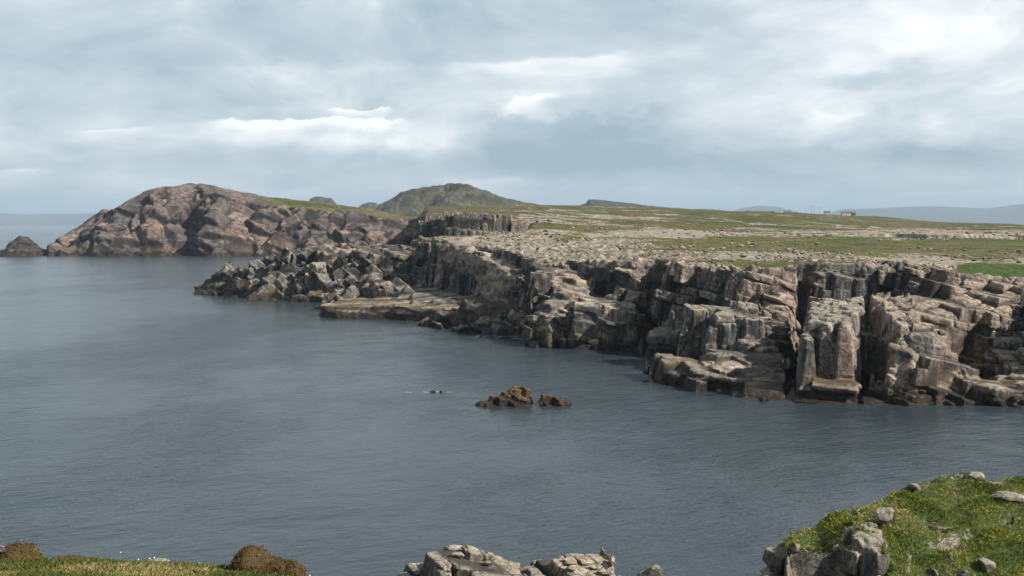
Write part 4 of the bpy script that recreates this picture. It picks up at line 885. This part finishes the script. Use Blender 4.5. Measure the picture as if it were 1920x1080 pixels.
# ---- the knoll on the right
def bk(Rn):
    Rn.prism([Q(1436, 28.0, 10.55), Q(1475, 27.9, 10.72), Q(1486, 29.4, 10.85), Q(1446, 29.6, 10.62)], 5, 0, .7, .8, m=5)
    Rn.prism([Q(1470, 28.5, 10.62), Q(1596, 28.3, 10.92), Q(1600, 30.4, 11.16), Q(1540, 30.2, 11.0), Q(1480, 29.8, 10.85)], 4, 0, .4, .6, m=5)
    Rn.prism([Q(1660, 25.4, 9.95), Q(1760, 25.2, 10.0), Q(2260, 24.6, 10.1), Q(2260, 30.8, 11.3), Q(1900, 30.2, 11.15), Q(1800, 28.9, 10.9), Q(1700, 28.1, 10.75), Q(1640, 27.6, 10.35)], 3, 0, .3, .7, m=6)
    Rn.prism([Q(1600, 29.2, 11.12), Q(1640, 31.0, 11.50), Q(1700, 32.4, 11.60), Q(1760, 33.0, 11.64), Q(2260, 34, 11.6), Q(2260, 31.2, 11.42), Q(1900, 30.6, 11.36), Q(1800, 29.2, 11.15), Q(1700, 28.3, 11.0), Q(1645, 28.2, 11.0)], 1.3, 0, .3, .45, m=6)
    Rn.prism([Q(1595, 28.2, 11.36), Q(1640, 27.4, 11.05), Q(1662, 27.5, 10.95), Q(1668, 28.8, 11.15), Q(1606, 29.3, 11.3)], 14, 1, .5, .25, m=5)
    Rn.prism([Q(1665, 27.0, 10.5), Q(1690, 26.6, 10.4), Q(1708, 28.2, 10.9), Q(1668, 28.4, 10.95)], 9, 1, .2, .5, m=5)
    Rn.prism([Q(1600, 26.8, 9.8), Q(1650, 26.2, 9.9), Q(1700, 26.4, 9.8), Q(1690, 27.6, 10.3), Q(1610, 27.8, 10.2)], 6, 1, .5, .6, m=5)
    Rn.carve([Q(1700, 28.0, 0), Q(1740, 28.1, 0), Q(1800, 28.9, 0), Q(1880, 30.2, 0)], .09, 10.6, 14.0)
    Rn.carve([Q(1712, 29.4, 0), Q(1740, 29.3, 0)], .10, 10.9, 3.0)
    Rn.H = np.maximum(Rn.H, (7.4 - .9 * np.maximum(27.5 - Rn.Y, 0) * 0 - 1.6 * np.maximum((Rn.Y - 30.5), 0) - 1.5 * np.maximum(7.6 - Rn.X, 0)).astype(np.float32))
    n1 = fbm2(Rn.X / .9, Rn.Y / .9, 3, 4); n2 = fbm2(Rn.X / 2.2, Rn.Y / 2.2, 5, 3)
    Rn.H += np.where(Rn.H > 10, (n1 - .5) * .62, 0).astype(np.float32)
    pxk = 960 + F_PX * Rn.X / Rn.Y
    Rn.G = np.clip(np.where(Rn.H > 9.2, 1.05 + (n2 - .5) * 1.5 + (n1 - .5) * 1.1, .35) - 1.5 * sst(1484, 1474, pxk) - .75 * ((pxk < 1600) & (Rn.Y < 28.7)) - .9 * ((pxk > 1592) & (pxk < 1668) & (Rn.Y < 29)), 0, 1.5).astype(np.float32)
    Rn.LU = np.full(Rn.H.shape, .8, np.float32); Rn.PALE = np.full(Rn.H.shape, .6, np.float32); Rn.S[(Rn.G > .62)] = 8; Rn.R[(Rn.G > .62)] = .3
RK, p, q, a = near_rock('k', '', bk, ((6.4, 23.5), (23.6, 35.5), (6.2, 12.4)), .07, .30, seed=17, step=.05)
tag(mesh_np('grassy_knoll', p, q, M_NEAR, a), kind='structure')
rg = np.random.default_rng(8); nb = 190000; bx = rg.uniform(7.2, 18.5, nb); by = rg.uniform(25, 34.3, nb); gg = RK.at(RK.G, bx, by); hz_ = RK.at(RK.H, bx, by)
gxk, gyk = np.gradient(RK.H, RK.h); sl_ = RK.at(np.hypot(gxk, gyk), bx, by)
ok = (gg > .42) & (hz_ > 9.3) & (sl_ < 3.0) & (960 + F_PX * bx / by < 1990); bx, by, hz_ = bx[ok], by[ok], hz_[ok]
tag(blades('turf', bx, by, hz_ - .02, .03, .11, .008, M_LUSH, 9, .6, .35 + 1.1 * fbm2(bx * 1.1, by * 1.1, 3, 3)), 'lush green turf covering the knoll at the right', 'turf', kind='stuff')
KB = [(1657, 29.2, 11.18, .62, .66, 41, .35, 1.0, 'largest pale lichen-spotted boulder perched on the left shoulder of the knoll'), (1630, 29.0, 11.0, .52, .36, 42, .3, .2, 'brownish boulder wedged under the large pale one on the knoll'),
      (1605, 29.4, 11.15, .30, .30, 43, .35, .6, 'small stone on the rim left of the wedged brownish boulder'), (1590, 28.9, 10.95, .22, .28, 44, .3, .2, 'dark little stone on the rim at the head of the lower grassy ledge'),
      (1714, 32.0, 11.5, .50, .22, 45, .2, .7, 'small flat grey stone on the skyline of the knoll above the big pale boulder'), (1828, 32.9, 11.55, .74, .32, 46, .4, 1.0, 'pale rounded stone on the skyline of the knoll'),
      (1890, 31.2, 11.33, 1.10, .42, 47, .35, .8, 'broad pale stone sunk in the turf at the right edge of the knoll'), (1852, 27.6, 10.35, .66, .42, 48, .1, .5, 'grey leaning stone in the broken front slope of the knoll near the right edge'),
      (1804, 27.0, 9.95, .46, .74, 49, .1, .6, 'upright dark oval stone in the broken front slope of the knoll'), (1752, 27.4, 10.0, .44, .64, 50, .15, .7, 'grey spotted upright stone left of the dark oval one'),
      (1488, 28.3, 10.65, .40, .40, 51, .9, .2, 'reddish stone on the rim at the left end of the grassy ledge'), (1906, 26.6, 9.85, .5, .36, 52, .3, .6, 'pale stone half buried at the bottom right corner'),
      (1820, 27.0, 9.75, .34, .26, 53, .8, .2, 'small pinkish stone under the leaning grey one')]
rk_ = random.Random(4)
for (px, D, z, wd, ht, sd, ti, pa, lb) in KB: boulder('boulder', lb, 'rock', Q(px, D, z - .04), (wd, wd * .9, ht), sd, ti, pa, rot=(-.5 if sd in (41, 48) else 0))

# ---- rocks awash in the bay
def bs(Rn):
    Rn.ridge([Q(893, 110, -.4), Q(912, 109.5, .45), Q(935, 110, 1.0), Q(956, 110.5, 1.4), Q(974, 111, 1.85), Q(988, 111, 1.8), Q(997, 110.5, 1.35)], .7, .8, 0, .6, .5, m=6)
    Rn.ridge([Q(1015, 110, 1.0), Q(1032, 110.3, 1.15), Q(1052, 110, .85)], .5, 1.4, 0, .6, .7, m=6)
    Rn.carve([Q(1004, 104, 0), Q(1005, 116, 0)], .36, -1.5, 14)
RS, p, q, a = near_rock('s', '', bs, ((-4.6, 6.6), (106, 114), (-.8, 3)), .085, .42, seed=23, step=.07)
M_WEED = rock_material('weedy_rock', .8, (.9, 4.5), .2, 1.0, tone=(.31, .25, .19))
cx_ = p[q].mean(1); left_ = (960 + F_PX * cx_[:, 0] / cx_[:, 1]) < 1004.5
for msk, lb in ((left_, 'longer weedy brown rock in the bay, rising to a peak at its right'), (~left_, 'short blocky weedy rock in the bay just right of the longer one')):
    P_, F_, A_ = part_of(p, q, a, msk); tag(centred(mesh_np('sea_rock', P_, F_, M_WEED, A_)), lb, 'rock', 'rocks awash in the bay')
boulder('rock_tip', 'dark tip of a sunken rock in foam, larger of the two', 'rock', Q(812, 117.8, -.22), (.7, .5, .55), 61, .3, 0, M_WEED, 'sunken rock tips', sub=3)
boulder('rock_tip', 'dark tip of a sunken rock in foam, smaller of the two', 'rock', Q(827, 117.8, -.22), (.4, .4, .5), 62, .3, 0, M_WEED, 'sunken rock tips', sub=3)
# foam where the swell laps
mF, nF = new_mat('foam'); finish_mat(nF, (.62, .65, .66), .6)
rg = np.random.default_rng(77); fv, ff = [], []
for (px, D, sx, sy, cnt) in ((812, 118, 2.0, .5, 14), (800, 202.4, 1.6, .7, 24), (948, 177.5, 4.5, 1.0, 60), (975, 174, 2.5, .8, 30), (456, 282, 4, .9, 26), (1040, 166, 4, .6, 20)):
    for k in range(cnt):
        x0, y0, _ = Q(px, D, 0); x0 += rg.normal(0, sx * .6); y0 += rg.normal(0, sy * .6); r_ = rg.uniform(.06, .22); n0 = len(fv)
        for t in range(7):
            rr = r_ * rg.uniform(.6, 1.3); fv.append((x0 + 2.0 * rr * math.cos(t * .898), y0 + .6 * rr * math.sin(t * .898), .035))
        ff.append(tuple(range(n0, n0 + 7)))
me = bpy.data.meshes.new('sea_foam'); me.from_pydata(fv, [], ff); me.materials.append(mF); o = bpy.data.objects.new('sea_foam', me); sc.collection.objects.link(o); tag(o, 'thin flecks of white foam on the water by the rocks', 'foam', kind='stuff')

# ================================================================== LOOSE ROCK ON THE PLATEAU
protos = []
for k in range(14):
    v, f = rocklet(500 + k, 3, 12, .06, .72); v = v * np.array([1, .8, .62]) * .5; v[:, 2] += .12; n = len(v); o1 = np.ones(n, np.float32)
    protos.append((v, f))
def ground(x, y):
    return np.where(y < 346, R.at(R.H, x, y), plateau(x, y))
rg = np.random.default_rng(91); first = {}; made = 0
while made < 90:
    px = rg.uniform(960, 1915); D = rg.choice([rg.uniform(158, 215), rg.uniform(200, 300), rg.uniform(255, 345)]); x, y, _ = Q(px, D, 15); zz = float(ground(np.array([x]), np.array([y]))[0])
    if zz < 12 or float(R.at(R.LU, np.array([x]), np.array([y]))[0]) > .4: continue
    if fbm2(np.array([x / 9]), np.array([D / 12]), 55, 3)[0] < .56: continue
    k = int(rg.integers(0, 14)); s_ = rg.uniform(.5, 1.25) * (D / 190) ** .5
    if k not in first:
        v, f = protos[k]; n = len(v); o1 = np.ones(n, np.float32)
        o = mesh_np('boulder', v, f, M_ROCK, {'tint': o1 * (.3 + .5 * (k % 3) / 2), 'cell': o1 * (k / 14), 'grass': o1 * 0, 'pale': o1 * .9, 'lush': o1 * 0}); first[k] = o
    else: o = first[k].copy(); sc.collection.objects.link(o)
    o.location = (x, y, zz - .05); o.rotation_euler = (0, 0, rg.uniform(0, 6.28)); o.scale = (s_ * 1.2, s_, s_)
    tag(o, 'pale loose boulder lying on the stony turf above the sea cliff', 'boulder', 'loose boulders strewn on the plateau'); made += 1
# uncounted small stones
rg = np.random.default_rng(92); V_, F_, off = [], [], 0; A_ = {'tint': [], 'cell': []}
N0 = 5500; px = rg.uniform(830, 1960, N0); D = 155 * (430 / 155.) ** rg.uniform(0, 1, N0); x = (px - 960) / F_PX * D; zz = ground(x, D)
ok = (zz > 12.3) & (D < 430); x, D, zz = x[ok], D[ok], zz[ok]; gcv = grass_cover(x, D, zz); ok = (rg.uniform(0, 1, len(x)) > gcv * 1.02) & (fbm2(x / 9, D / 12, 55, 3) > .53 - .2 * (D < 170)); ok &= ~((x / D * F_PX + 960 > 1770) & (D < 178)); x, D, zz = x[ok], D[ok], zz[ok]
small = [rocklet(700 + k, 1, 8, .1, .7) for k in range(8)]
for k in range(len(x)):
    v, f = small[k % 8]; s_ = rg.uniform(.15, .42) * (D[k] / 170) ** .6; a = rg.uniform(0, 6.28); c, s1 = math.cos(a), math.sin(a)
    w_ = np.stack([(v[:, 0] * c - v[:, 1] * s1) * s_ * 1.2, (v[:, 0] * s1 + v[:, 1] * c) * s_, v[:, 2] * s_ * .75], 1) + np.array([x[k], D[k], zz[k] + .05])
    V_.append(w_); F_.append(f + off); off += len(v); A_['tint'].append(np.full(len(v), rg.uniform(.2, .9))); A_['cell'].append(np.full(len(v), rg.uniform(0, 1)))
V_ = np.concatenate(V_).astype(np.float32); n = len(V_); z_ = np.zeros(n, np.float32)
tag(mesh_np('scree', V_, np.concatenate(F_), M_ROCK, {'tint': np.concatenate(A_['tint']).astype(np.float32), 'cell': np.concatenate(A_['cell']).astype(np.float32), 'grass': z_, 'pale': z_ + .8, 'lush': z_}, smooth=False), 'countless small pale stones scattered over the turf and bare rock', 'stones', kind='stuff')

# ================================================================== BUILDINGS, MASTS, CAIRN FAR OFF
def flat_mat(name, col, rough=.8, var=.25):
    m, n = new_mat(name); pos = n.N.new('ShaderNodeNewGeometry').outputs['Position']
    c = n.mix(n.noise(pos, .8, 4, .6), tuple(v * (1 - var) for v in col), tuple(min(1, v * (1 + var)) for v in col)); finish_mat(n, c, rough); return m
M_WASH = flat_mat('whitewash', (.72, .72, .70), .8, .1); M_SLATE = flat_mat('slate', (.17, .175, .18)); M_PANE = flat_mat('window_glass', (.03, .035, .04), .2); M_STONE = flat_mat('field_stone', (.20, .19, .17)); M_MAST = flat_mat('mast_steel', (.22, .23, .24), .5)
def box_mesh(name, b, mat, parent):
    x0, x1, y0, y1, z0, z1 = b; v = [(x, y, z) for z in (z0, z1) for x, y in ((x0, y0), (x1, y0), (x1, y1), (x0, y1))]
    return mesh_np(name, np.array(v, np.float32), np.array([(3, 2, 1, 0), (4, 5, 6, 7), (0, 1, 5, 4), (1, 2, 6, 5), (2, 3, 7, 6), (3, 0, 4, 7)]), mat, smooth=False, parent=parent)
def house(px, py, D, wd, dp, ht, rf, label, wall=None, chim=2, wins=3, gable=False):
    zb = CAM_Z + (HOR - py) * D / F_PX; x, y, _ = Q(px, D, zb); e = empty('house', (x, y, zb)); tag(e, label, 'house'); wall = wall or M_WASH
    if gable: e.rotation_euler = (0, 0, rad(90))
    v = [(-wd / 2, -dp / 2, -3), (wd / 2, -dp / 2, -3), (wd / 2, dp / 2, -3), (-wd / 2, dp / 2, -3), (-wd / 2, -dp / 2, ht), (wd / 2, -dp / 2, ht), (wd / 2, dp / 2, ht), (-wd / 2, dp / 2, ht), (-wd / 2, 0, ht + rf), (wd / 2, 0, ht + rf)]
    me = bpy.data.meshes.new('wall'); me.from_pydata(v, [], [(0, 1, 5, 4), (2, 3, 7, 6), (1, 2, 6, 9, 5), (3, 0, 4, 8, 7)]); me.materials.append(wall); o = bpy.data.objects.new('wall', me); sc.collection.objects.link(o); o.parent = e
    t = .18; ov = .3
    for sg in (-1, 1):
        pass
    rv = [(-wd / 2 - ov, -dp / 2 - ov, ht - .1), (wd / 2 + ov, -dp / 2 - ov, ht - .1), (wd / 2 + ov, 0, ht + rf + .12), (-wd / 2 - ov, 0, ht + rf + .12), (-wd / 2 - ov, dp / 2 + ov, ht - .1), (wd / 2 + ov, dp / 2 + ov, ht - .1)]
    rv += [(a, b, c + t) for a, b, c in rv]
    rfm = bpy.data.meshes.new('roof'); rfm.from_pydata(rv, [], [(3, 2, 1, 0), (5, 2, 3, 4), (6, 7, 8, 9), (9, 8, 11, 10), (0, 1, 7, 6), (4, 10, 11, 5), (1, 2, 8, 7), (2, 5, 11, 8), (0, 6, 9, 3), (3, 9, 10, 4)]); rfm.materials.append(M_SLATE); r_ = bpy.data.objects.new('roof', rfm); sc.collection.objects.link(r_); r_.parent = e
    for k in range(chim):
        cx = (-wd / 2 + .5) if k == 0 else (wd / 2 - .5); box_mesh('chimney', (cx - .4, cx + .4, -.35, .35, ht + rf - .3, ht + rf + 1.1), wall, r_)
    for k in range(wins):
        cx = -wd / 2 + wd * (k + .5) / wins; w1 = box_mesh('door' if k == 1 and wins > 2 else 'window', (cx - .3, cx + .3, -dp / 2 - .06, -dp / 2 + .02, .2 if (k == 1 and wins > 2) else 1.0, 2.1), M_PANE, e)
house(1477, 401.6, 960, 6.5, 4.5, 2.2, 1.4, 'white cottage, larger of the close pair left of the masts')
house(1491, 402.0, 965, 5.0, 3.6, 1.2, .8, 'low white outbuilding right beside the larger white cottage', wins=2, chim=0)
house(1430, 400.2, 980, 22., 4.5, 1.5, .9, 'long low grey building at the left end of the distant houses', M_STONE, 0, 4)
house(1404, 399.0, 985, 5., 4, 1.2, .8, 'tiny grey shed alone left of the long low building', M_STONE, 0, 1)
house(1551, 403.0, 940, 5.0, 4.5, 2.8, .9, 'white house with dark roof, narrower, left of the widest one', wins=2)
house(1587, 404.0, 940, 9.0, 5.5, 2.9, 1.1, 'widest white house with dark slate roof right of the masts', wins=4)
house(1600, 404.4, 930, 3.4, 3.2, 2.4, 1.2, 'narrow grey gabled annexe at the right end of the houses', M_STONE, 0, 1)
def pole(px, D, z, ht, r_, name, label, group, arms=True):
    x, y, _ = Q(px, D, z); e = empty(name, (x, y, z)); tag(e, label, 'mast', group)
    a = np.arange(8) * math.pi / 4; v = np.concatenate([np.stack([np.cos(a) * r_, np.sin(a) * r_, 0 * a - 2], 1), np.stack([np.cos(a) * r_ * .6, np.sin(a) * r_ * .6, 0 * a + ht], 1)])
    mesh_np('shaft', v.astype(np.float32), np.array([(i, (i + 1) % 8, 8 + (i + 1) % 8, 8 + i) for i in range(8)]), M_MAST, parent=e)
    if arms: box_mesh('cross_arm', (-.9, .9, -.06, .06, ht - .8, ht - .6), M_MAST, e)
pole(1521, 960, 29, 9.5, .16, 'mast', 'left mast of the thin pair between the distant houses', 'thin masts by the distant houses')
pole(1526, 960, 29, 9.5, .16, 'mast', 'right mast of the thin pair between the distant houses', 'thin masts by the distant houses')
pole(1536, 960, 29, 7.5, .14, 'mast', 'shorter mast standing apart right of the thin pair', 'thin masts by the distant houses')
e = boulder('cairn', 'tiny stone cairn on the summit of the heather hill', 'cairn', Q(848, 1500, 73.6), (2.4, 2.4, 4.6), 88, .3, .3, M_FAR, sub=2, rough=.12)
